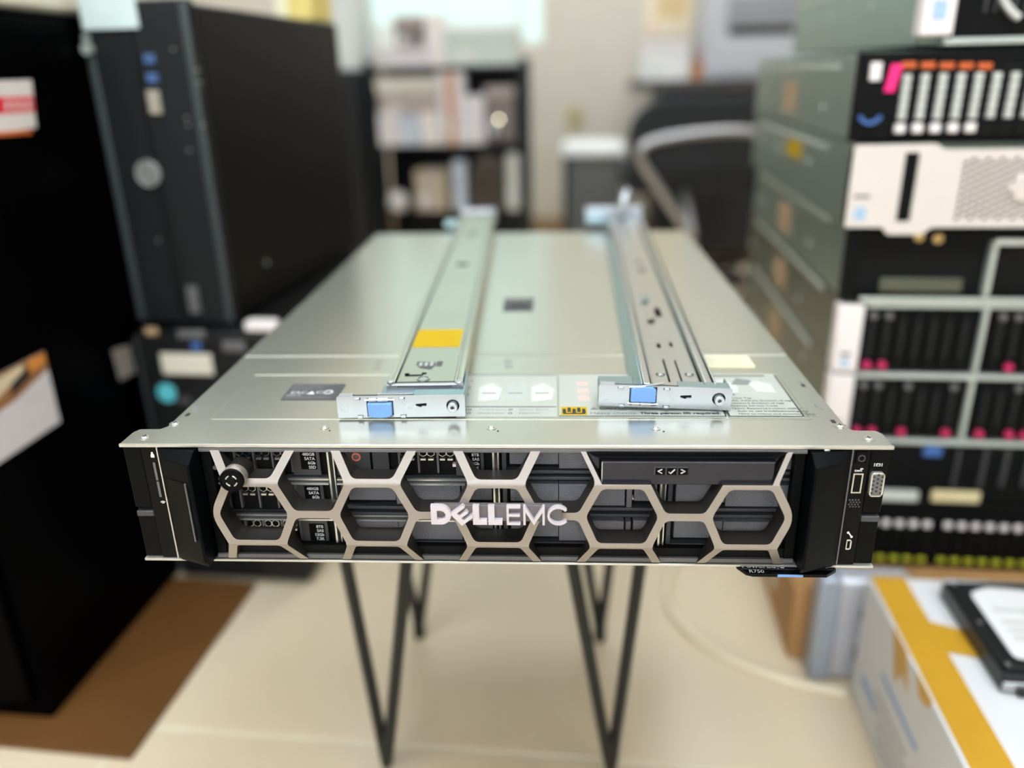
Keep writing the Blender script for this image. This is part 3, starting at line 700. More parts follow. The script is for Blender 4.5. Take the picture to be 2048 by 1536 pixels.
def front_bracket(root, x0, x1, y, h, up, tilt=0.0):
    """the plate that hooks into the rack post: blue latch, hooks, guide pin"""
    tf = Matrix.Translation((x0, y, (x1 - x0) * math.sin(tilt) + .0002)) @ Matrix.Rotation(tilt, 4, 'Y')
    w = x1 - x0
    def B(mb, name, parent=root, **k):
        mb.v = [tf @ p for p in mb.v]; return mb.build(name, parent, **k)
    lx0, lx1 = w * .232, w * .440
    wins = [rrect(lx0, lx1, -.0005 if up < 0 else .0012, h - .0012 if up < 0 else h + .0005, .0004), rrect(w * .140, w * .188, h - .0022, h - .0006, .0003), rrect(w * .155, w * .20, .0007, .0020, .0003),
            rrect(w * .485, w * .535, h - .0022, h - .0006, .0003), rrect(w * .49, w * .54, .0007, .0020, .0003),
            round_poly([(w * .615, h * .62), (w * .70, h * .66), (w * .70, h * .52), (w * .665, h * .52), (w * .655, h * .46), (w * .615, h * .54)], .0004), circle(w * .905, h * .52, .0044)]
    wins = [[(min(max(a, .0003), w - .0003), min(max(b, .0003), h - .0003)) for a, b in q] for q in wins]
    p = MB(); pierced_plate(p, rrect(0, w, 0, h, .0010), wins, lambda u, v: (u, 0, v), lambda u, v: (u, .0016, v), M_BRACKET, M_BRACKET)
    p.box(.0, w, .0016, .0120, .0, .0010, M_RAILB); p.box(.001, .0022, .0016, .012, .001, h - .002, M_RAILB); p.box(w - .0022, w - .001, .0016, .022, .001, h - .001, M_RAILB)
    p.box(.001, w * .12, .0002, .007, h - .0011, h - .0001, M_BRACKET); p.box(w * .60, w - .001, .0005, .012, h - .0011, h - .0001, M_RAILB)
    br = B(p, 'front_bracket', bevel=.00025)
    d = MB().box(.002, w - .002, .0065, .0075, .0012, h - .0015, M_DARKG); B(d, 'bracket_backing', br)
    lh = h * .72
    if up < 0: lp = [(lx0 + .0008, lh), (lx0 + .0008, .0026), (lx0 + .0035, .0006), ((lx0 + lx1) / 2, .0002), (lx1 - .0035, .0006), (lx1 - .0008, .0026), (lx1 - .0008, lh)]
    else: lp = [(lx0 + .0008, h - lh), (lx1 - .0008, h - lh), (lx1 - .0008, h - .0020), (lx1 - .0035, h), ((lx0 + lx1) / 2, h + .0004), (lx0 + .0035, h), (lx0 + .0008, h - .0020)]
    plabel(B(MB().prism(lp, 'y', -.0022, .0020, M_BLUE), 'latch', br, bevel=.0006), 'blue release latch')
    zs = h - .0026 if up < 0 else .0024
    c = MB()
    for s0_ in (.20, .64):
        for q in range(6): c.ring((.0005, zs), .0017, .0010, lx0 + (lx1 - lx0) * s0_ - .0016 + q * .0008, lx0 + (lx1 - lx0) * s0_ - .0011 + q * .0008, M_LIP, 'x', 12)
    B(c, 'latch_spring', br)
    B(MB().cyl((.0005, zs), .0009, lx0 - .001, lx1 + .001, M_STEEL, 'x', 10).cyl((.0005, zs), .0015, (lx0 + lx1) / 2 - .0012, (lx0 + lx1) / 2 + .0012, M_LIP, 'x', 12), 'hinge_pin', br)
    for fx, fz in ((.164, h - .0012), (.177, .0010), (.51, h - .0012), (.515, .0010)):
        B(MB().box(w * fx - .0017, w * fx + .0017, -.0018, .0020, fz - .0008, fz + .0008, M_BRACKET), 'hook', br, bevel=.0003)
    g = MB().ring((w * .905, h * .52), .0033, .0012, -.0042, .003, M_BRACKET, 'y', 24); g.cyl((w * .905, h * .52), .0013, -.002, .003, M_MIDG, 'y', 14)
    B(g, 'guide_pin', br, bevel=.0003)
    for fx, fz in ((.055, h * .45), (.57, h * .5)):
        B(MB().ring((w * fx, fz), .0025, .0021, -.0002, .0002, M_STEEL, 'y', 18), 'stamped_ring', br)
    # foot that runs back under the rail
    return br
front_bracket(ra, -.0570, .0285, -.0168, .0152, -1)
MB().box(-.0300, .0255, -.0045, .014, .0100, .0112, M_RAILB).box(-.0280, .0240, -.0152, .030, .0002, .0012, M_RAILB).box(.0262, .0275, -.014, .034, .0010, .0140, M_RAILB).build('bracket_arm', ra, bevel=.0002)
MB().prism([(.004, -.0160), (.0085, -.0145), (.0085, -.009), (.012, -.008), (.012, -.006), (.004, -.006)], 'z', .0113, .0140, M_INK).build('stop_clip', ra, bevel=.0003)
MB().box(-.030, -.0065, -.0130, -.0118, .0145, .0156, M_LIP).build('latch_wire', ra)
m = MB().box(-.0262, .0262, L - .004, L + .024, .006, .0068, M_BRACKET).box(-.0262, .0262, L + .020, L + .024, -.0, .0225, M_BRACKET).box(-.0255, .0180, L - .002, L + .018, .0185, .0195, M_WHITE)
m.box(-.0480, -.0262, L - .03, L - .010, .004, .012, M_RAILB)
m.build('rear_bracket', ra, bevel=.0005)
# ---- right rail: open side up, with grooves and rivets
rb = thing('slide_rail', 'open grooved zinc slide rail with four rivets lying on the silver server', 'rail', (.1195, .060, ZT + ZF), math.radians(-1.5))
L = .66
m = MB().box(-.0285, .0255, .004, L, 0, .0012, M_STEEL)
sweep(m, [(-.0300, 0), (-.0288, 0), (-.0240, .0175), (-.0252, .0175)], -.004, L, M_RAILB)
sweep(m, [(.0240, 0), (.0252, 0), (.0252, .0165), (.0240, .0165)], .000, L, M_STEEL)
m.build('outer_channel', rb, bevel=.0003)
m = MB()
for s in (-1, 1):
    sweep(m, [(s * .0185, .0130), (s * .0232, .0130), (s * .0232, .0155), (s * .0185, .0155)][::s], .001, L, M_STEEL)
    sweep(m, [(s * .0172, .002), (s * .0182, .002), (s * .0182, .0170), (s * .0172, .0170)][::s], .001, L, M_STEEL)
m.build('ball_track', rb, bevel=.0005)
m = MB()
pierced_plate(m, rect(-.0160, .0160, .0, L), [rrect(-.005, -.0035, .012, .060, .0005), rrect(.0035, .0048, .002, .058, .0005), rrect(-.0060, -.003, .085, .097, .001), rrect(.004, .0065, .088, .100, .001), rrect(-.008, -.002, .15, .165, .002), rrect(.001, .006, .17, .20, .002), rrect(-.003, .003, .38, .39, .002)],
              lambda u, v: (u, v, .0122), lambda u, v: (u, v, .0110), M_STEEL, M_DARKG)
m.build('inner_slide', rb, smooth=False)
rv = MB().cyl((0, 0), .0034, .0120, .0124, M_DARKG, n=18).cyl((0, 0), .0028, .0124, .0136, M_STEEL, n=18, r2=.0020).build('rail_rivet', rb); rv.location = (-.0105, .0045, 0)
for x, y in ((.0105, .0045), (-.0092, .027), (.0110, .027)): inst(rv, rb, (x, y, 0))
for k, (x, y) in enumerate(((-.004, .155), (-.005, .215), (.002, .345))):
    MB().prism([(x - .004, y), (x + .003, y + .004), (x + .004, y + .026), (x - .002, y + .022)], 'z', .0123, .0150, M_RAILB if k % 2 else M_STEEL).build('release_tab', rb, bevel=.0005)
front_bracket(rb, -.0538, .0342, -.0085, .0152, 1, math.radians(1.6))
MB().box(-.0535, -.0300, -.0055, .0145, .0145, .0156, M_RAILB).box(-.0540, -.0528, -.0055, .012, .0030, .0145, M_RAILB).box(.0255, .0330, -.004, .016, .0095, .0105, M_STEEL).box(-.0240, .0250, -.0060, .003, .0095, .0110, M_STEEL).build('bracket_arm', rb, bevel=.0006)
MB().tube([(-.033, -.0085, .0165), (-.026, -.010, .0172), (-.020, -.0085, .0180), (-.010, -.004, .0175)], .0007, M_LIP, 8).build('latch_wire', rb)
m = MB().box(-.0560, .0262, L - .004, L + .026, .008, .0092, M_RAILB).box(-.0560, .0262, L + .022, L + .026, .0, .028, M_BRACKET).box(-.0555, -.026, L - .001, L + .022, .0095, .0180, M_RAILB)
m.build('rear_bracket', rb, bevel=.0006)
MB().tube([(-.004, L - .004, .016), (-.002, L + .012, .030), (.001, L + .020, .044), (.006, L + .022, .050)], .0075, M_BRACKET, 12).build('rear_lever', rb)

# ================================================================== the stool with hairpin legs
M_ROD = mat('black lacquered rod', (30, 31, 33), 0.35, 0.3, 0.1)
M_SEAT = mat('dark stained board', (70, 52, 38), 0.5, 0, 0.25, 12, stretch=(1, 10, 1))
SX, SY = -.027, .330
HS = ZT - .0868
stool = thing('stool', 'low square stool with black hairpin legs under the server', 'stool', (SX, SY, 0))
MB().prism(rrect(-.165, .165, -.155, .165, .02), 'z', HS - .022, HS - .0030, M_SEAT).build('seat', stool, bevel=.002)
for sx in (-1, 1):
    for sy in (-1, 1):
        fx, fy = sx * .1235 - SX * 0, sy * .113
        ta = Vector((sx * .158, sy * .100, HS - .024)); tb = Vector((sx * .062, sy * .135, HS - .024)); f = Vector((fx + (.0 if sx < 0 else .0), fy, .0062))
        dirv = (ta - f).normalized(), (tb - f).normalized()
        path = [ta, f + dirv[0] * .02, f + dirv[0] * .006, f, f + dirv[1] * .006, f + dirv[1] * .02, tb]
        leg = MB().tube(path, .0064, M_ROD, 12).build('leg', stool)
        pts = [(ta.x, ta.y), (tb.x, tb.y)]
        MB().box(min(ta.x, tb.x) - .014, max(ta.x, tb.x) + .014, min(ta.y, tb.y) - .012, max(ta.y, tb.y) + .012, HS - .0255, HS - .0222, M_ROD).build('leg_plate', leg, bevel=.0006)
        if sy > 0: MB().cyl((f.x, f.y), .0085, 0.0, .022, M_ROD, n=14).build('foot_sleeve', leg, bevel=.001)
# ================================================================== helpers for the surroundings
XR, YR = room(1, 0), room(0, 1)
def local_frame(P, rz):
    """pixel -> (u, w) on a standing plane through P that faces the camera side, turned by rz"""
    xa = Vector((math.cos(rz), math.sin(rz), 0)); n = Vector((-math.sin(rz), math.cos(rz), 0)); P = Vector(P)
    def f(px, py):
        q = onPlane(px, py, P, n) - P; return q.dot(xa), q.z
    return f
M_CHG = mat('grey green chassis steel', (136, 152, 142), 0.34, 0.7, 0.08, 12)
M_CHD = mat('olive grey chassis steel', (96, 99, 86), 0.4, 0.65, 0.1, 12)
M_STRIP = mat('pale steel strip', (186, 192, 184), 0.4, 0.4, 0.04)
M_EARW = mat('pale painted ear', (226, 216, 212), 0.5, 0, 0.03)
M_BEZB = mat('matt black front', (12, 13, 13), 0.55, 0, 0.08, spec=.1)
M_PINK = mat('magenta tab', (186, 28, 84), 0.45)
M_HPINK = mat('hot pink sticker', (248, 26, 120), 0.5)
M_ORG = mat('orange label', (196, 88, 34), 0.5)
M_LIME = mat('lime yellow tab', (176, 176, 40), 0.45)
M_SKYB = mat('sky blue print', (158, 184, 208), 0.5)
M_BBLUE = mat('blue badge', (62, 98, 158), 0.5)
M_PGREY = mat('pale grey handle', (190, 190, 182), 0.45, 0, 0.1, 60)
M_SILV = mat('silver painted bezel', (216, 206, 198), 0.42, 0.25, 0.03)
M_BRNL = mat('brown carton label', (170, 140, 108), 0.6)
M_CARD = mat('brown cardboard', (172, 128, 78), 0.75, 0, 0.12, 8, 0.1, 60)

SP = Vector((.360, .470, 0)); SF = local_frame(SP, RZ)
def stack_pt(u, v=0.0, z=0.0): return SP + XR * u + YR * v + Vector((0, 0, z))
def unit(name, label, zb, zt, u0, depth, body_mat, width=.445, group='rack servers in the tall stack'):
    t = thing(name, label, 'server', stack_pt(u0, 0, zb), RZ, group)
    m = MB().box(0.004, width, .016, depth, .0012, zt - zb - .001, body_mat)
    m.build('chassis', t, bevel=.0012)
    MB().box(.010, width - .006, .020, depth - .004, zt - zb - .001, zt - zb - .0002, body_mat).build('top_cover', t, bevel=.0004)
    return t
def pxbox(t, u0, zb, px0, py0, px1, py1, y0, y1, m, name, parent=None, bevel=.0008):
    """a raised piece of the front, its corners read off the photograph on the front plane"""
    a, b = SF(px0, py1), SF(px1, py0)
    return MB().box(a[0] - u0, b[0] - u0, y0, y1, a[1] - zb, b[1] - zb, m).build(name, parent or t, bevel=bevel)
def side_mark(t, y0, y1, z0, z1, m, name='side_label'):
    return MB().box(.0030, .0042, y0, y1, z0, z1, m).build(name, t)
ZU = [ZT + v for v in (.318, .228, .136, .0435, -.041, -.128, -.214, -.300, -.398)]
# carton the stack stands on
car = thing('cardboard_box', 'flat brown cardboard box under the tall stack of servers', 'box', stack_pt(-.018, -.060, 0), RZ)
hcar = ZU[8] - .001
MB().box(0, .47, 0, .74, 0, hcar, M_CARD).build('body', car, bevel=.002)
MB().box(-.0006, .0002, .10, .22, .030, .075, mat('pale carton print', (206, 196, 176), .7)).build('side_print', car)
MB().box(.0, .47, .35, .40, hcar, hcar + .0004, mat('brown tape', (150, 110, 62), .35)).build('packing_tape', car)
# --- lowest: lime tabs
t = unit('rack_server', 'black rack server with white and lime drive tabs at the bottom of the stack', ZU[8], ZU[7], .012, .70, M_CHD)
u0, zb = .012, ZU[8]
MB().box(.0, .445, .004, .016, .001, ZU[7] - zb - .001, M_BEZB).build('front_panel', t, bevel=.001)
wt_ = MB().box(-.0045, .0045, -.003, .001, -.004, .004, M_EARW); lt_ = MB().box(-.0048, .0048, -.003, .001, -.0035, .0035, M_LIME)
body = MB().box(-.0066, .0066, .000, .012, .004, .074, M_BEZB)
first = None
for k in range(24):
    u = .020 + k * .0168 + (.008 if k > 7 else 0) + (.008 if k > 15 else 0)
    if first is None:
        first = body.build('drive', t, bevel=.0008); first.location = (u, 0, 0); d = first
        w1 = wt_.build('drive_tab', d, bevel=.001); w1.location = (0, 0, .066); l1 = lt_.build('drive_latch', d, bevel=.001); l1.location = (0, 0, .014)
    else:
        d = inst(first, t, (u, 0, 0)); inst(w1, d, (0, 0, .066)); inst(l1, d, (0, 0, .014))
# --- blue badge unit
t = unit('rack_server', 'dark rack server with a blue badge and two pale labels in the stack', ZU[7], ZU[6], .012, .68, M_CHD)
u0, zb = .012, ZU[7]
MB().box(.0, .445, .004, .016, .001, ZU[6] - zb - .007, M_BEZB).build('front_panel', t, bevel=.001)
MB().box(.02, .445, .000, .016, ZU[6] - zb - .0065, ZU[6] - zb - .0005, M_STRIP).build('front_edge', t, bevel=.0005)
pxbox(t, u0, zb, 1846, 896, 1886, 912, -.001, .005, M_BBLUE, 'badge')
pxbox(t, u0, zb, 1745, 984, 1838, 1000, -.001, .005, M_PGREY, 'label_strip'); pxbox(t, u0, zb, 1862, 986, 1962, 1003, -.001, .005, mat('cream label strip', (206, 190, 146), .5), 'label_strip')
for k, px in enumerate((1908, 1962, 2005, 2050)): pxbox(t, u0, zb, px, 900, px + 9, 975, -.001, .005, M_DARKG, 'divider')
# --- two servers with magenta tabs
def hp(label, zi, top_on, bot_on):
    t = unit('rack_server', label, ZU[zi], ZU[zi - 1], .010, .66, M_CHD); h = ZU[zi - 1] - ZU[zi]
    MB().box(.028, .445, .006, .016, .001, h - .007, M_BEZB).build('front_panel', t, bevel=.001)
    MB().box(.028, .445, .000, .016, h - .0065, h - .0005, M_STRIP).build('front_edge', t, bevel=.0005)
    e = MB().box(-.004, .0255, -.004, .016, .0015, h - .003, M_EARW).build('ear', t, bevel=.002)
    MB().box(.004, .016, -.0046, -.0038, .022, .026, M_MIDG).build('ear_print', e); MB().box(.005, .015, -.0046, -.0038, .009, .018, M_SKYB).build('ear_print', e)
    dv = MB().box(-.0026, .0026, -.001, .008, .002, h - .007, M_STRIP).build('cage_divider', t, bevel=.0005); dv.location = (.160, 0, 0)
    inst(dv, t, (.305, 0, 0))
    bd = hd = dg = None
    for k in range(23):
        u = .037 + k * .0172 + (.004 if k > 6 else 0)
        if abs(u - .160) < .009 or abs(u - .305) < .009: continue
        if bd is None:
            bd = MB().box(-.0072, .0072, .001, .012, .003, h - .009, M_BEZB).box(-.003, .003, -.0004, .002, .02, h - .022, mat('near black drive rib', (26, 26, 28), .5, spec=.2)).build('drive', t, bevel=.0008); bd.location = (u, 0, 0); d = bd
        else: d = inst(bd, t, (u, 0, 0))
        if k in bot_on:
            if hd is None: hd = MB().cyl((0, .010), .0052, -.003, .003, M_PINK, 'y', 16).build('drive_tab', d, bevel=.0008)
            else: inst(hd, d, (0, 0, 0))
        if k in top_on:
            if dg is None: dg = MB().cyl((0, h - .016), .0046, -.002, .003, M_MIDG, 'y', 14).build('drive_lens', d, bevel=.0006)
            else: inst(dg, d, (0, 0, 0))
    return t
hp('rack server with pale ear and widely spaced magenta drive tabs', 5, {0, 1, 8, 9, 10, 14}, {0, 1, 7, 9, 11, 12})
hp('rack server with pale ear and many magenta drive tabs above the blue-badged unit', 6, {0, 1, 3, 6, 7, 10, 11}, {0, 1, 3, 6, 8, 10, 11, 12})
# --- open-fronted server
t = unit('rack_server', 'open-fronted dark rack server with a bare steel divider in the stack', ZU[4], ZU[3], .008, .63, M_CHG); h = ZU[3] - ZU[4]; u0, zb = .008, ZU[4]
fr = MB(); pierced_plate(fr, rect(.0, .445, .001, h - .002), [rect(.012, .437, .008, h - .012)], lambda u, w: (u, .000, w), lambda u, w: (u, .016, w), M_BEZB, M_BEZB); fr.build('front_frame', t, smooth=False)
MB().box(.006, .44, .012, .0158, .006, h - .010, M_DARK).build('inner_back', t)
MB().box(.02, .445, -.002, .000, .0005, .0065, M_STRIP).build('front_edge', t, bevel=.0005)
dv = MB().box(-.0028, .0028, .001, .015, .008, h - .012, M_STRIP).build('divider', t); dv.location = (.158, 0, 0); inst(dv, t, (.30, 0, 0))
for k, (px, py) in enumerate(((1838, 473), (1876, 477))):
    a = SF(px, py); MB().cyl((a[0] - u0, a[1] - zb), .0058, -.002, .004, mat('brass connector', (206, 176, 120), .35, .8), 'y', 16).build('connector', t, bevel=.001)
pxbox(t, u0, zb, 1990, 478, 2060, 490, -.002, .002, M_PGREY, 'label_strip')
pxbox(t, u0, zb, 1760, 560, 1930, 585, .004, .012, M_CHD, 'inner_tray')
# --- silver perforated bezel
t = unit('rack_server', 'silver-bezelled rack server with a black handle slot and perforated front', ZU[3], ZU[2], .002, .66, M_CHG); h = ZU[2] - ZU[3]; u0, zb = .002, ZU[3]
a, b = SF(1782, 440), SF(1826, 312); sx0, sx1 = a[0] - u0 + .001, b[0] - u0 + .003
holes_ = [rrect(sx0, sx1, .010, h - .009, .002)]
for i in range(44):
    for j in range(9):
        holes_.append(circle(.112 + i * .0072, .014 + j * .0072 + (i % 2) * .0036, .0029, 6))
fr = MB(); pierced_plate(fr, round_poly([(-.004, .004), (.036, .004), (.042, -.004), (.078, -.004), (.088, .004), (.44, .004), (.44, h - .006), (.088, h - .006), (.078, h), (-.004, h - .001)], .002), holes_, lambda u, w: (u, -.012, w), lambda u, w: (u, -.009, w), M_SILV, M_SILV)
bz = fr.build('bezel', t, smooth=False)
MB().box(.000, .438, -.0085, .016, .006, h - .008, M_BEZB).build('bezel_backing', t)
MB().box(.002, .018, -.0126, -.0118, .036, .039, M_MIDG).build('ear_print', bz); MB().box(.004, .016, -.0126, -.0118, .012, .026, M_SKYB).build('ear_print', bz)
MB().prism(circle(.175, h * .5, .016, 6), 'y', -.0155, -.0115, M_SILV).build('badge', bz, bevel=.001)
# --- drive shelf with orange labels
t = unit('disk_enclosure', 'black disk enclosure with orange labels and a hot pink sticker in the stack', ZU[2], ZU[1], -.002, .65, M_CHG); h = ZU[1] - ZU[2]; u0, zb = -.002, ZU[2]
MB().box(-.002, .445, .002, .016, .001, h - .001, M_BEZB).build('front_panel', t, bevel=.0015)
pxbox(t, u0, zb, 1738, 124, 1766, 162, -.001, .003, M_EARW, 'logo_badge')
a, b = SF(1768, 184), SF(1790, 128)
MB().prism([(a[0] - u0, a[1] - zb), (a[0] - u0 + .010, a[1] - zb), (b[0] - u0 + .008, b[1] - zb), (b[0] - u0 - .003, b[1] - zb)], 'y', -.0008, .002, M_HPINK).build('sticker', t)
a = SF(1741, 224)
MB().ring((a[0] - u0, a[1] - zb), .013, .0095, -.003, .002, M_BBLUE, 'y', 14, math.radians(200), math.radians(340)).build('handle_ring', t)
for k in range(5): pxbox(t, u0, zb, 1803 + k * 38, 123 + k * .6, 1834 + k * 38, 137 + k * .6, -.001, .004, M_ORG, 'label_tab')
bd = None
for k in range(16):
    a = SF(1806 + k * 35.5, 205); u = a[0] - u0
    if u > .43: break
    if bd is None:
        bd = MB().box(-.0085, .0085, .0, .012, .006, h - .016, M_DARK).build('drive', t, bevel=.0008); bd.location = (u, 0, 0); d = bd
        hb = MB()
        for q in range(5): hb.box(-.0040, .0040, -.004, .001, .024 + q * .0092, .0322 + q * .0092, M_PGREY)
        hb.box(-.0012, .0012, -.003, .001, .024, .069, M_PGREY)
        hb = hb.build('drive_handle', d, bevel=.001)
        kb = MB().box(-.0056, .0050, -.005, .001, .010, .020, M_EARW).build('drive_latch', d, bevel=.0015)
    else:
        d = inst(bd, t, (u, 0, 0)); inst(hb, d, (0, 0, 0))
        if k < 5: inst(kb, d, (0, 0, 0))
# --- topmost
t = unit('rack_server', 'rack server with pale ear and black fan grille at the top of the stack', ZU[1] + .004, ZU[0] + .012, .050, .63, M_CHG); h = ZU[0] - ZU[1] + .008; u0, zb = .050, ZU[1] + .004
MB().box(.034, .445, .004, .016, .007, h - .002, M_BEZB).build('front_panel', t, bevel=.001)
MB().box(.025, .445, -.002, .016, .0005, .0065, M_STRIP).build('front_edge', t, bevel=.0005)
e = MB().box(-.002, .031, -.006, .016, .009, h + .004, M_EARW).build('ear', t, bevel=.002)
MB().box(.004, .026, -.0068, -.0058, .058, .062, M_DARKG).build('ear_print', e); MB().box(.008, .021, -.0068, -.0058, .024, .042, M_SKYB).build('ear_print', e)
for i in range(30): MB().box(.060 + i * .0095, .0620 + i * .0095, .001, .005, .030, h - .006, M_DARKG).build('grille_bar', t)
g = MB()
g.ring((.120, .070), .056, .050, -.004, .004, M_PGREY, 'y', 16, math.radians(205), math.radians(240)); g.build('fan_guard', t)
MB().cyl((.108, .048), .009, -.005, .004, M_STRIP, 'y', 18).box(.1045, .1115, -.004, .003, .048, h - .004, M_STRIP).build('fan_strut', t, bevel=.001)
# labels and rails on the flank of the stack, the nearest in the picture
side_ = [(0, .16, .23, .020, .055, M_BRNL)]
flank = [o for o in COL.objects if o.name.startswith(('rack_server', 'disk_enclosure')) and o.type == 'EMPTY' and o is not srv]
for o in flank:
    h_ = .08; j = flank.index(o)
    for q in range(3): MB().cyl((.16 + q * .2 + (j % 3) * .03, .030 + (j % 2) * .02), .0042, .0018, .0042, M_STRIP, 'x', 12).build('side_stud', o)
    MB().box(.0014, .0042, .10 + (j % 2) * .03, .60, .074, .080, M_STRIP).build('side_rib', o, bevel=.0006)
    if j in (2, 3, 4, 6): MB().box(.0030, .0042, .32, .40, .016, .058, M_BRNL).build('side_label', o)
    if j == 5: MB().box(.0030, .0042, .27, .36, .048, .072, M_YEL).build('side_label', o)

# ================================================================== silver case, white box and bare drive at the lower right
t = thing('computer_case', 'slim silver computer case with black slots standing in front of the stack', 'computer', (.356, .372, 0), RZ)
M_SPC = mat('silver painted case', (196, 196, 202), 0.35, 0.4, 0.04)
MB().box(0, .105, 0, .034, .004, .150, M_SPC).build('case', t, bevel=.006)
MB().box(-.003, .024, -.003, .030, .001, .152, mat('blue grey trim', (158, 164, 174), .4, .3)).build('side_trim', t, bevel=.005)
for z0_ in (.095, .035): MB().box(.048, .090, -.003, .004, z0_, z0_ + (.014 if z0_ > .05 else .022), M_INK).build('vent_slot', t, bevel=.002)
for x in (.02, .075): MB().box(x, x + .02, .004, .030, 0, .006, M_DARKG).build('foot', t)
BR = onZ(1697, 1382, 0)
BXH = onPlane(1745, 1152, BR, YR).z
box = thing('shipping_box', 'white shipping box with yellow tape and blue print on its side', 'box', BR, RZ)
M_BOXW = mat('white box board', (212, 210, 209), 0.6, 0, 0.03, 10)
M_TAPE = mat('yellow parcel tape', (196, 148, 40), 0.32, 0, 0.08, 30)
BD, BW = .36, .36
MB().box(0, BW, -BD, 0, 0, BXH, M_BOXW).build('body', box, bevel=.003)
MB().box(.003, .040, -BD + .002, -.001, BXH, BXH + .0007, M_TAPE).build('tape_strip', box)
MB().prism([(.036, -.080), (.066, -.092), (.070, -.136), (.036, -.128)], 'z', BXH + .0007, BXH + .0014, M_TAPE).build('tape_strip', box)
MB().prism([(.004, -.090), (.038, -.082), (.038, -.140), (.004, -.130)], 'z', BXH + .0007, BXH + .0013, M_TAPE).build('tape_strip', box)
MB().prism([(-.092, BXH + .0004), (-.132, BXH + .0004), (-.150, BXH - .034), (-.128, BXH - .028), (-.118, BXH - .050)], 'x', -.0008, .0002, M_TAPE).build('tape_flap', box)
MB().prism([(-.16, BXH + .0004), (-.20, BXH + .0004), (-.195, BXH - .012), (-.175, BXH - .018)], 'x', -.0008, .0002, M_TAPE).build('tape_flap', box)
M_BPR = mat('faded blue print', (140, 168, 200), .6)
MB().box(-.0006, .0002, -.190, -.085, BXH - .072, BXH - .064, M_BPR).build('printed_band', box)
MB().box(-.0006, .0002, -.085, -.035, .045, .058, M_BPR).build('printed_band', box)
M_GPR = mat('pale grey print', (176, 176, 174), .6)
for k in range(4): MB().box(-.0006, .0002, -.20 + k * .01, -.10 + k * .008, .020 + k * .016, .028 + k * .016, M_GPR).build('printed_line', box)
hd = thing('hard_disk', 'bare black hard disk with white label lying on the white shipping box', 'hard disk', BR + XR * .065 + YR * (-.036) + Vector((0, 0, BXH + .0002)), RZ)
M_HDB = mat('black cast drive case', (40, 41, 42), 0.35, 0.5, 0.08); M_HDS = mat('bare cast aluminium', (176, 178, 176), 0.3, 0.8, 0.08)
MB().prism(rrect(0, .1016, -.147, 0, .002), 'z', .003, .0215, M_HDB).build('case', hd, bevel=.001)
MB().prism(round_poly([(.004, -.140), (.0976, -.140), (.0976, -.004), (.004, -.004)], .006), 'z', .0215, .0250, M_HDB).build('lid', hd, bevel=.0012)
MB().prism(round_poly([(.018, -.128), (.094, -.128), (.094, -.030), (.080, -.016), (.040, -.013), (.018, -.024)], .008), 'z', .0250, .0253, M_WHITE).build('label', hd)
for k, (yy, w_) in enumerate(((-.055, .04), (-.075, .05), (-.088, .03), (-.10, .045))): MB().box(.03, .03 + w_, yy, yy + .006, .0253, .0255, M_PGREY).build('label_print', hd)
MB().box(.001, .1006, -.1495, -.144, .0042, .014, M_HDS).build('connector_rail', hd, bevel=.001)
MB().box(.014, .090, -.154, -.147, .0022, .0100, M_INK).build('connector', hd, bevel=.001)
MB().box(.001, .1006, -.003, .003, .003, .024, M_HDS).build('rear_rim', hd, bevel=.0015)
MB().box(.002, .0996, -.145, -.002, .0006, .0030, mat('green circuit board', (52, 92, 66), .5)).build('circuit_board', hd)
MB().box(.004, .014, -.14, -.13, .0, .0008, M_HDB).box(.085, .095, -.14, -.13, .0, .0008, M_HDB).box(.004, .014, -.02, -.01, .0, .0008, M_HDB).build('chip', hd)
sc = MB().cyl((0, 0), .0024, .0250, .0262, M_HDS, n=12).build('screw', hd); sc.location = (.008, -.010, 0)
for p_ in ((.093, -.010, 0), (.008, -.075, 0), (.008, -.136, 0), (.093, -.136, 0)): inst(sc, hd, p_)
# cable on the floor
pts = [onZ(*p_, .0045) for p_ in ((1400, 1085), (1352, 1125), (1334, 1170), (1338, 1215), (1370, 1258), (1430, 1304), (1500, 1336), (1570, 1360), (1640, 1378), (1690, 1388))]
def smooth_path(P, n=5):
    out = []
    for i in range(len(P) - 1):
        a, b, c, d = P[max(0, i - 1)], P[i], P[i + 1], P[min(len(P) - 1, i + 2)]
        for j in range(n):
            t_ = j / n; out.append(.5 * ((2 * b) + (c - a) * t_ + (2 * a - 5 * b + 4 * c - d) * t_ ** 2 + (3 * b - a - 3 * c + d) * t_ ** 3))
    return out + [P[-1]]
tag(MB().tube(smooth_path(pts), .0052, mat('cream cable sheath', (226, 214, 184), .45), 10).build('power_cable'), 'cream cable curving over the floor to the white box', 'cable')

# ================================================================== left side: board, black cabinet, two towers
M_BOARD = mat('brown hardboard', (100, 64, 24), 0.55, 0, 0.3, 5, 0.05, 40)
bp = onZ(260, 1515, .005)
bd_ = MB().box(-.62, 0, 0, .335, 0, .005, M_BOARD).build('floor_board', bevel=.001); bd_.location = (bp.x, bp.y, 0); bd_.rotation_euler = (0, 0, RZ - math.radians(1.2))
tag(bd_, 'thin brown board on the floor under the black cabinet', 'board')
cc = onZ(107, 1437, .005)
M_CAB = mat('gloss black cabinet', (2, 2, 3), 0.35, 0, 0.05, 20, spec=0.02)
cab = thing('cabinet', 'tall gloss black cabinet with a taped notice standing on the brown board', 'cabinet', (cc.x, cc.y, .0052), RZ)
nr = XR
HCAB = onPlane(60, 33, cc, nr).z - .0052
MB().box(-.50, 0, 0, .85, 0, HCAB, M_CAB).build('body', cab, bevel=.003)
MB().box(-.49, -.012, -.012, -.0005, .03, HCAB - .02, M_CAB).build('door', cab, bevel=.002)
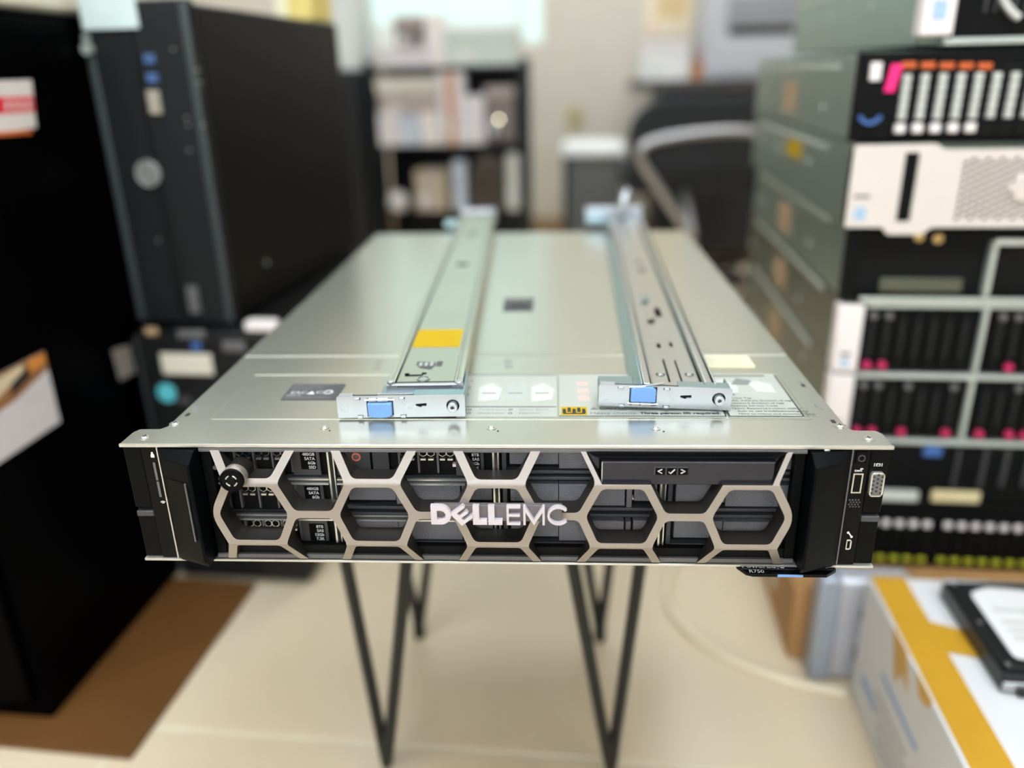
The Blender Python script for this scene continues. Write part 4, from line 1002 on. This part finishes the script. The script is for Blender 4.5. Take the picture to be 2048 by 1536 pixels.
MB().box(-.502, .001, -.001, .851, HCAB, HCAB + .006, M_CAB).build('top_plate', cab, bevel=.002)
def cabface(px, py):
    q = onPlane(px, py, cc, nr) - cc; return q.dot(YR), q.z - .0052
def face_poly(pxs, m, name, th=.0006, x0=.0):
    return MB().prism([cabface(*p_) for p_ in pxs], 'x', x0, x0 + th, m).build(name, cab)
face_poly([(-60, 152), (60, 150), (70, 246), (-60, 266)], M_EARW, 'sticker'); face_poly([(-60, 186), (62, 183), (66, 214), (-60, 220)], mat('red print', (226, 30, 56), .5), 'sticker_print', .0004, .0006)
for q in range(4): face_poly([(6 + q * 15, 190), (12 + q * 15, 190), (13 + q * 15, 210), (7 + q * 15, 211)], M_EARW, 'sticker_print', .0002, .0010)
face_poly([(-60, 258), (60, 250), (61, 258), (-60, 268)], mat('orange band', (216, 108, 50), .5), 'sticker_print', .0004, .0006)
face_poly([(-60, 766), (85, 694), (118, 836), (-60, 955)], mat('taped paper', (214, 208, 212), .6), 'notice')
face_poly([(-60, 766), (85, 694), (93, 728), (30, 790), (-60, 850)], mat('printed brown picture', (150, 104, 66), .6, 0, .5, 14), 'notice_print', .0003, .0006)
face_poly([(22, 748), (52, 724), (56, 745), (18, 785)], M_INK, 'notice_print', .0003, .0009); face_poly([(50, 712), (84, 698), (88, 716), (58, 738)], mat('orange picture', (220, 140, 60), .6), 'notice_print', .0003, .0009)
face_poly([(-60, 775), (-10, 750), (40, 720), (44, 732), (-10, 790), (-60, 810)], mat('cream picture', (220, 200, 168), .6), 'notice_print', .0002, .0011)
face_poly([(222, 692), (256, 683), (270, 738), (238, 754)], mat('grey paper tag', (140, 132, 126), .6), 'paper_tag')
cb = thing('storage_box', 'cream storage box on top of the gloss black cabinet', 'box', cc + XR * (-.02) + YR * .05 + Vector((0, 0, HCAB + .0068)), RZ)
M_CREAM = mat('cream plastic', (226, 220, 198), .5)
MB().box(-.40, .012, 0, .62, 0, .14, M_CREAM).build('body', cb, bevel=.008)
MB().box(-.408, .020, -.008, .628, .14, .162, M_CREAM).build('lid', cb, bevel=.006)
# lower tower
M_TWR = mat('black tower plastic', (14, 15, 17), 0.5, 0, 0.06, spec=.3); M_TWM = mat('dark tower mesh', (24, 27, 28), 0.5, 0.1, 0.3, 300, 0.6, 350, spec=.3); M_TWS = mat('black tower side panel', (8, 8, 8), 0.4, 0.0, 0.05, spec=.2)
M_EDGE = mat('grey tower edge', (64, 70, 72), 0.45, 0.2, .05)
P1 = onZ(368, 1160, 0); LT = ZT - .100
lt = thing('tower_computer', 'lower black tower computer with cyan sticker carrying another tower', 'computer', P1, RZ)
F1 = local_frame(P1, RZ)
MB().box(0, .205, .012, .50, .012, LT, M_TWS).build('case', lt, bevel=.004)
MB().box(.002, .203, -.004, .012, .012, LT - .002, M_TWR).build('front_panel', lt, bevel=.004)
for x in (.01, .165):
    for y in (.03, .45): MB().box(x, x + .03, y, y + .03, 0, .013, M_DARKG).build('foot', lt)
def p1(px0, py0, px1, py1, m, name, d=.003):
    a, b = F1(px0, py1), F1(px1, py0); return MB().box(a[0], b[0], -.004 - d, -.003, a[1], b[1], m).build(name, lt, bevel=.0015)
p1(330, 706, 424, 746, mat('cream paper label', (206, 200, 180), .6), 'paper_label', .001); p1(388, 683, 404, 698, M_BBLUE, 'port'); p1(296, 653, 318, 668, M_BRNL, 'port'); p1(360, 658, 412, 674, M_MIDG, 'card_slot'); p1(450, 680, 492, 700, M_MIDG, 'card_slot'); p1(360, 792, 384, 806, M_DARKG, 'badge')
a = F1(337, 783); plabel(MB().cyl(a, .014, -.0055, -.0035, mat('cyan sticker', (86, 180, 190), .5), 'y', 24).build('round_sticker', lt), 'round cyan sticker')
MB().box(.000, .0035, -.0046, .012, .02, LT - .01, M_EDGE).build('front_trim', lt)
MB().box(.160, .203, -.004, .016, LT, LT + .014, M_EARW).build('white_wrap', lt, bevel=.003)
# upper tower
P2 = Vector((P1.x - .006, P1.y + .030, LT + .0005)); RT2 = RZ - math.radians(3.0)
ut = thing('tower_computer', 'upper black tower computer with round grey badge on its mesh front', 'computer', P2, RT2)
F2 = local_frame(P2, RT2)
UH = .405; UWD = .142
MB().box(.002, UWD - .002, .022, .50, .003, UH - .004, M_TWS).build('case', ut, bevel=.005)
MB().box(.0, UWD, .0, .022, .001, UH, M_TWM).build('front_panel', ut, bevel=.004)
MB().box(.0, .010, -.002, .02, .004, UH - .004, M_EDGE).build('front_trim', ut, bevel=.002); MB().box(UWD - .009, UWD, -.002, .02, .004, UH - .004, M_EDGE).build('front_trim', ut, bevel=.002)
MB().box(.062, .078, -.001, .010, .012, UH - .012, M_TWR).build('centre_groove', ut, bevel=.002)
def p2(px0, py0, px1, py1, m, name, d=.003):
    a, b = F2(px0, py1), F2(px1, py0); return MB().box(a[0], b[0], -.001 - d, .002, a[1], b[1], m).build(name, ut, bevel=.001)
p2(292, 108, 309, 128, mat('dim blue port', (66, 96, 140), .5), 'port'); p2(298, 146, 315, 166, MATS['dim blue port'], 'port'); p2(303, 180, 318, 228, mat('beige button strip', (160, 152, 136), .5), 'power_button'); p2(383, 572, 394, 625, M_MIDG, 'slot_light')
a = F2(300, 346)
bdg = MB().cyl(a, .0165, -.005, .001, mat('brushed grey badge', (150, 150, 148), .4, .5), 'y', 32).ring(a, .0165, .0148, -.0062, -.005, M_STRIP, 'y', 32)
plabel(bdg.build('badge', ut, bevel=.0008), 'round brushed grey badge')
a, b = F2(172, 60), F2(276, 14)
MB().box(a[0], b[0], -.005, -.0035, a[1], b[1] + .02, mat('mint paper note', (196, 212, 206), .6)).build('paper_note', ut)
a = F2(182, 98); MB().cyl(a, .007, -.010, -.003, M_STRIP, 'y', 14).cyl((a[0], a[1] + .012), .004, -.008, -.003, M_STRIP, 'y', 10).build('key_tag', ut)
for q, (px, py) in enumerate(((348, 98), (375, 235), (378, 250), (408, 250), (380, 300), (398, 140), (402, 165), (318, 480))):
    a = F2(px, py); MB().cyl(a, .0012, -.0035, .0, M_STRIP, 'y', 8).build('stud', ut)
MB().cyl((.12, .06), .003, UWD - .003, UWD - .0005, M_STRIP, 'x', 12).build('side_screw', ut)
for q in range(3): MB().box(UWD - .0025, UWD - .0012, .09 + q * .02, .10 + q * .02, UH - .05, UH - .045, M_INK).build('side_vent', ut)
yb = thing('yellow_box', 'small yellow box standing on the rear of the upper tower computer', 'box', P2 + Matrix.Rotation(RT2, 3, 'Z') @ Vector((.074, .40, UH - .0035)), RT2)
M_YBX = mat('pale yellow card', (226, 204, 120), .6)
MB().box(0, .062, 0, .09, 0, .075, M_YBX).build('body', yb, bevel=.002); MB().box(-.001, .02, -.001, .091, .0, .0755, mat('cream card', (238, 230, 196), .6)).build('wrap_band', yb, bevel=.001)
# ================================================================== the back of the room
def span(px0, py0, px1, py1, Yd):
    """width, foot and head of a rectangle of the photograph on a plane at depth Yd"""
    a, b = onY(px0, py1, Yd), onY(px1, py0, Yd); return a.x, b.x, a.z, b.z
def carton(name, label, cat, x0, x1, yf, d, z0, z1, m, lid=None, band=None, group=None, tilt=0.0):
    """a closed carton: body, overhanging lid or tape band, printed label"""
    t = thing(name, label, cat, ((x0 + x1) / 2, yf, z0), RZ * .5 + tilt, group); w = (x1 - x0) / 2; h = z1 - z0
    lh = min(.03, h * .3) if lid else 0
    MB().box(-w, w, 0, d, 0, h - lh, m).build('body', t, bevel=.003)
    if lid: MB().box(-w - .003, w + .003, -.003, d + .003, h - lh, h, lid).build('lid', t, bevel=.003)
    if band: MB().box(-w * .3, w * .3, -.0008, d + .0008, -.0 + .001, h - lh + .0006, band).build('tape_band', t)
    MB().box(-w * .75, -w * .2, -.0012, .0, h * .15, h * .4, M_WHITE).build('printed_label', t)
    return t
M_KRAFT = mat('pinkish grey card', (172, 158, 152), .7); M_OFFW = mat('off white card', (208, 202, 204), .65); M_BLUEG = mat('pale blue grey card', (184, 192, 206), .6)
M_TAN = mat('tan card', (176, 162, 140), .7); M_RUST = mat('rust orange card', (180, 116, 62), .65); M_WARM = mat('warm grey card', (128, 116, 112), .7); M_PALEG = mat('pale grey green steel', (192, 200, 190), .5, .1)
M_RACK = mat('black rack steel', (22, 24, 28), .5, .3); M_BAG = mat('dark brown cloth', (66, 56, 48), .85, 0, .15, 30)
# --- open rack with parts
YS = 2.20
xl, xr = span(755, 130, 1046, 450, YS)[:2]
zA, zB, zC = (onY(900, py, YS).z for py in (425, 290, 132))
rk = thing('storage_rack', 'black open storage rack crowded with boxed parts under the window', 'rack', ((xl + xr) / 2, YS, 0), 0)
w = (xr - xl) / 2
ps = MB().box(-.012, .012, -.012, .012, 0, zC + .02, M_RACK).build('post', rk, bevel=.002); ps.location = (-w, .06, 0)
for p_ in ((w, .06, 0), (-w, .36, 0), (w, .36, 0)): inst(ps, rk, p_)
for z in (zA, zB, zC): MB().box(-w, w, .05, .37, z - .012, z - .0005, M_RACK).build('shelf', rk, bevel=.002)
MB().box(-w, w, .36, .365, .05, zC, M_RACK).build('back_panel', rk)
def onrack(name, label, cat, px0, py0, px1, zb, m, d=.16, yo=.03, base=None, **k):
    x0, x1, _, zt_ = span(px0, py0, px1, 400, YS + yo); return carton(name, label, cat, x0, x1, YS + yo, d, base if base is not None else zb, zt_, m, **{'tilt': -RZ * .5, **k})
G = 'parts boxes on the storage rack'
onrack('tan_carton', 'tan carton standing askew on the lowest rack shelf', 'box', 830, 340, 890, zA, M_TAN, .12, .03, band=M_KRAFT, group=G, tilt=math.radians(-8))
x0, x1, _, zt_ = span(774, 368, 812, 420, YS + .0)
t = thing('foam_ball', 'round white foam ball on the lowest rack shelf', 'ball', ((x0 + x1) / 2, YS + .03, zA), 0, G)
r_ = (x1 - x0) / 2; sp = MB(); n1, n2 = 20, 12
vs = [(r_ * math.sin(math.pi * i / n2) * math.cos(2 * math.pi * j / n1), r_ * math.sin(math.pi * i / n2) * math.sin(2 * math.pi * j / n1), r_ - r_ * math.cos(math.pi * i / n2)) for i in range(n2 + 1) for j in range(n1)]
sp.add(vs, [(i * n1 + j, i * n1 + (j + 1) % n1, (i + 1) * n1 + (j + 1) % n1, (i + 1) * n1 + j) for i in range(n2) for j in range(n1)], M_OFFW).build('ball', t); MB().ring((0, 0), r_ * 1.01, r_ * .97, r_ - .002, r_ + .002, M_PGREY, n=24).build('seam', t)
# cloth bag with rounded shoulders and a handle
x0, x1, _, zt_ = span(938, 308, 1008, 420, YS + .0)
t = thing('cloth_bag', 'dark brown cloth bag slumped on the lowest rack shelf', 'bag', ((x0 + x1) / 2, YS + .0, zA), 0)
w_, h_ = (x1 - x0) / 2, zt_ - zA
MB().prism(round_poly([(-w_, 0), (w_, 0), (w_ * .92, h_ * .8), (w_ * .4, h_), (-w_ * .5, h_ * .96), (-w_ * .9, h_ * .7)], .03, 6), 'y', 0, .16, M_BAG).build('body', t, bevel=.02, segs=3)
MB().tube([(-w_ * .3, .0, h_ * .85), (-w_ * .28, -.012, h_ * .55), (0, -.02, h_ * .42), (w_ * .28, -.012, h_ * .55), (w_ * .3, .0, h_ * .85)], .006, M_BAG, 8).build('handle', t)
onrack('grey_carton', 'slim pale grey carton at the window end of the lowest shelf', 'box', 1014, 310, 1036, zA, M_PGREY, .10, .02, group=G)
zs1 = span(770, 224, 880, 400, YS + .0)[3]; zs2 = span(770, 188, 880, 400, YS + .0)[3]
onrack('white_carton', 'small white carton under the pinkish flat carton at the locker end', 'box', 768, 224, 798, zB, M_OFFW, .12, .0, group=G)
onrack('blue_carton', 'small pale blue carton under the pinkish flat carton', 'box', 810, 228, 838, zB, M_BLUEG, .12, .0, group=G)
onrack('grey_carton', 'small warm white carton beside the rust-banded tall carton', 'box', 850, 224, 874, zB, M_EARW, .12, .0, group=G)
onrack('kraft_carton', 'flat pinkish grey carton lying on three small cartons in the rack', 'box', 772, 188, 874, zB, M_KRAFT, .14, .0, base=zs1 + .0006, group=G)
onrack('cream_carton', 'flat cream carton topmost of its pile on the middle rack shelf', 'box', 768, 154, 870, zB, mat('cream grey card', (196, 190, 176), .65), .13, -.01, base=zs2 + .0012, group=G)
onrack('white_carton', 'tall white carton with rust band on the middle rack shelf', 'box', 886, 144, 924, zB, M_OFFW, .12, -.01, band=M_RUST, group=G)
onrack('small_white_carton', 'low white carton beside the rust-banded one on the rack', 'box', 932, 192, 966, zB, M_OFFW, .12, .0, group=G)
onrack('dark_carton', 'charcoal carton at the window end of the middle rack shelf', 'box', 978, 172, 1026, zB, M_WARM, .12, .07, lid=M_KRAFT, group=G)
onrack('blue_carton', 'upright pale blue carton beside the cloth bag on the lowest shelf', 'box', 908, 322, 930, zA, M_BLUEG, .08, .03, group=G)
tw = onrack('white_tray', 'flat white tray on top of the storage rack', 'tray', 780, 96, 856, zC, M_OFFW, .20, .03, lid=M_OFFW, group=G)
zt2 = span(776, 96, 862, 400, YS + .03)[3]
onrack('brown_tin', 'warm grey tin standing on the flat white tray', 'tin', 812, 30, 840, zC, M_WARM, .09, .07, base=zt2 + .0005, lid=M_KRAFT, group=G)
onrack('pale_carton', 'pale rose carton beside the flat white tray on the rack', 'box', 868, 28, 884, zC, M_EARW, .12, .05, group=G)
onrack('steel_case', 'wide pale green steel case on top of the rack below the window', 'case', 902, 56, 1034, zC, M_PALEG, .22, .06, lid=M_PALEG, group=G)
# glowing dot on a small stand, added to imitate a bright glint
a = onY(1000, 237, YS + .065)
t = thing('glint_dot', 'tiny glowing cream dot added as a glint in front of the charcoal carton', 'lamp', (a.x, YS - .0, zB), 0)
MB().box(-.012, .012, .008, .03, 0, .004, M_RACK).box(-.004, .004, .014, .022, .004, a.z - zB - .004, M_RACK).build('stand', t)
MB().cyl((0, a.z - zB), .0042, .010, .014, mat('glowing glint dot', (250, 240, 200), .3, emit=9.0), 'y', 14).cyl((0, a.z - zB), .0055, .014, .022, M_RACK, 'y', 14).build('lens', t)
# --- black steel locker with a white cabinet box on it, left of the rack
x1 = xl - .022; x0 = x1 - .22; zt_ = onY(700, 140, 2.2).z; YL = 2.21
t = thing('locker', 'narrow black steel locker between the upper tower and the storage rack', 'locker', ((x0 + x1) / 2, YL, 0), 0)
w = (x1 - x0) / 2
MB().box(-w, w, 0, .35, .0, zt_, M_RACK).build('body', t, bevel=.004); MB().box(-w + .008, w - .008, -.006, 0, .03, zt_ - .01, M_RACK).build('door', t, bevel=.002); MB().box(-w + .024, -w + .03, -.016, -.006, zt_ * .5, zt_ * .5 + .08, M_STRIP).build('handle', t)
carton('white_bin', 'pale grey white bin on top of the black steel locker', 'bin', x0 + .02, x1 - .004, YL + .02, .28, zt_ + .0005, zt_ + .34, mat('pale grey white plastic', (212, 216, 212), .5), lid=M_FRAME, tilt=-RZ * .5)
# --- low dark cabinet with white top
x0, x1, _, zt_ = span(1122, 290, 1250, 450, 2.5)
t = thing('low_cabinet', 'low charcoal cabinet with a thick white top beside the office chair', 'cabinet', ((x0 + x1) / 2, 2.5, 0), RZ)
w = (x1 - x0) / 2
M_CHAR = mat('charcoal cabinet paint', (88, 88, 86), .5)
MB().box(-w + .006, w - .004, 0.004, .30, 0, zt_ - .034, M_CHAR).build('body', t, bevel=.003); MB().box(-w, w, -.01, .31, zt_ - .036, zt_, mat('thick white top', (240, 240, 236), .4)).build('top', t, bevel=.008)
MB().box(-w + .006, -w + .026, .000, .006, .01, zt_ - .040, M_RACK).build('side_stile', t); MB().box(-w + .03, w - .01, -.002, .006, .02, (zt_ - .04) * .5, M_CHAR).build('drawer', t, bevel=.002); MB().box(-w + .03, w - .01, -.002, .006, (zt_ - .04) * .5 + .004, zt_ - .045, M_CHAR).build('drawer', t, bevel=.002)
# --- desk with printer, paper stack and small things
YD = 2.62
zd_ = onY(1400, 160, YD).z
xd0, xd1 = onY(1262, 160, YD).x, 2.0
dk = thing('desk', 'dark office desk against the back wall behind the office chair', 'desk', (xd0, YD, 0), RZ)
M_DESK = mat('dark grey desk top', (74, 70, 68), .4, 0, .08, 10); M_DPAN = mat('black desk panel', (24, 26, 30), .5)
MB().box(0, xd1 - xd0, 0, .58, zd_ - .03, zd_, M_DESK).build('desk_top', dk, bevel=.004); MB().box(.10, .14, .03, .55, 0, zd_ - .03, M_DPAN).build('side_panel', dk); MB().box(xd1 - xd0 - .08, xd1 - xd0 - .04, .03, .55, 0, zd_ - .03, M_DPAN).build('side_panel', dk)
MB().box(.14, xd1 - xd0 - .08, .06, .08, .06, zd_ - .03, M_DPAN).build('modesty_panel', dk); a = onY(1358, 183, YD); MB().cyl((a.x - xd0 + .05, zd_ - .075), .016, .045, .06, M_TAN, 'y', 18).build('cable_grommet', dk)
def desk_pt(px, py, yo): p = onY(px, py, YD + yo); return p
x0, x1, _, zt_ = span(1400, 0, 1512, 150, YD + .12)
pr = thing('printer', 'light grey office printer with a dark paper slot on the desk', 'printer', (x0, YD + .12, zd_ + .0005), RZ)
M_PRN = mat('light grey printer plastic', (184, 184, 188), .5)
MB().box(0, .42, 0, .36, 0, .40, M_PRN).build('body', pr, bevel=.01)
a, b = onY(1455, 72, YD + .12), onY(1530, 52, YD + .12)
MB().box(a.x - x0, b.x - x0 + .1, -.004, .01, a.z - zd_, b.z - zd_, M_INK).build('paper_slot', pr, bevel=.002); MB().box(a.x - x0 - .005, a.x - x0 + .24, -.012, .004, b.z - zd_ + .012, b.z - zd_ + .10, mat('mid grey printer panel', (140, 140, 144), .45)).build('control_panel', pr, bevel=.004)
MB().box(.06, .36, -.006, .01, .02, .12, M_PRN).build('paper_tray', pr, bevel=.004)
x0, x1, _, zt_ = span(1284, 82, 1388, 150, YD + .15)
carton('white_carton', 'clean white carton standing on the desk beside the printer', 'box', x0, x1 - .012, YD + .15, .22, zd_ + .0005, zt_, mat('clean white card', (228, 226, 222), .6), lid=M_EARW)
x0, x1, _, zt_ = span(1390, 112, 1412, 150, YD + .04)
t = thing('pen_cup', 'small brown pen cup at the front of the desk', 'cup', ((x0 + x1) / 2 - .01, YD + .05, zd_ + .0005), 0)
MB().ring((0, 0), .02, .017, 0, .06, M_RUST, n=20).cyl((0, 0), .018, 0, .004, M_RUST, n=20).build('cup', t); MB().tube([(0, 0, .006), (.008, 0, .11)], .003, M_RED, 8).build('pen', t); MB().tube([(-.005, .005, .006), (-.014, .008, .10)], .003, M_INK, 8).build('pen', t)
# poster on the back wall
a, b = unroom(onPlane(1288, 70, room(0, V1 - .004), YR)), unroom(onPlane(1400, -190, room(0, V1 - .004), YR))
po = MB().box(a.x, b.x, V1 - .004, V1 - .001, a.z, b.z, mat('cream poster paper', (230, 214, 186), .6)).build('wall_poster'); rot(po)
tag(po, 'cream poster with an ochre field hanging on the back wall above the desk', 'poster')
MB().box(a.x + .05, b.x - .03, V1 - .0050, V1 - .004, a.z + .06, b.z - .05, mat('ochre poster print', (216, 188, 138), .6, 0, .15, 6)).build('poster_print', po); MB().box(a.x + .02, b.x - .15, V1 - .0050, V1 - .004, a.z + .015, a.z + .035, mat('peach poster print', (232, 176, 150), .6)).build('poster_print', po)
# wall socket, brownish
a = unroom(onPlane(1150, 235, room(0, V1 - .004), YR))
so = MB().box(a.x - .035, a.x + .035, V1 - .012, V1 - .0005, a.z - .045, a.z + .045, mat('ochre socket plate', (186, 172, 128), .5)).box(a.x - .02, a.x - .008, V1 - .014, V1 - .012, a.z - .008, a.z + .008, M_INK).box(a.x + .008, a.x + .02, V1 - .014, V1 - .012, a.z - .008, a.z + .008, M_INK).build('wall_socket', bevel=.001)
rot(so); tag(so, 'ochre wall socket on the cream back wall', 'socket')
# --- office chair with a chrome arm loop
YC = 1.80
CX = onY(1420, 300, YC + .2).x
ch = thing('office_chair', 'black office chair with a bent chrome armrest in front of the desk', 'chair', (CX, YC + .25, 0), 0)
M_CHB = mat('black chair fabric', (20, 22, 26), .75, 0, .1, 60); M_CHROME = mat('satin chrome tube', (176, 172, 172), .28, .85); M_CHP = mat('black chair plastic', (24, 25, 27), .45)
a, b = onY(1262, 200, YC + .2), onY(1545, 440, YC + .2)
bw = max(CX - a.x, .2)
MB().prism(round_poly([(-bw, .40), (bw, .40), (bw * 1.02, a.z - .06), (bw * .7, a.z + .005), (-bw * .7, a.z + .005), (-bw * 1.02, a.z - .06)], .05, 5), 'y', -.06, -.015, M_CHB).build('backrest', ch, bevel=.012, segs=3)
MB().prism(rrect(-.235, .235, -.05, .40, .06, 5), 'z', .37, .43, M_CHB).build('seat', ch, bevel=.015, segs=3)
P_ = [onY(*q, YC + .02) for q in ((1528, 266), (1470, 262), (1400, 266), (1330, 276), (1296, 286), (1278, 304), (1284, 326), (1310, 366), (1345, 418), (1385, 474))]
org = Vector((CX, YC + .25, 0))
MB().tube([p_ - org for p_ in smooth_path(P_, 4)] + [Vector((P_[-1].x - CX, .0, .40))], .0115, M_CHROME, 12).build('armrest', ch)
MB().cyl((0, .17), .025, .07, .37, M_CHP, n=16).build('gas_lift', ch)
lg = None
for k in range(5):
    t_ = 2 * math.pi * k / 5 + .3
    if lg is None: lg = MB().prism([(-.02, 0), (.02, 0), (.014, .23), (-.014, .23)], 'z', .065, .095, M_CHP).build('base_arm', ch, bevel=.005); o_ = lg
    else: o_ = inst(lg, ch, (0, 0, 0))
    o_.location = (0, .17, 0); o_.rotation_euler = (0, 0, t_)
    if k == 0:
        cs = MB().tube([(-.018, .22, .0262), (.018, .22, .0262)], .026, M_CHP, 14).cyl((0, .22), .008, .04, .07, M_CHP, n=10).build('caster', o_)
    else: inst(cs, o_, (0, 0, 0))
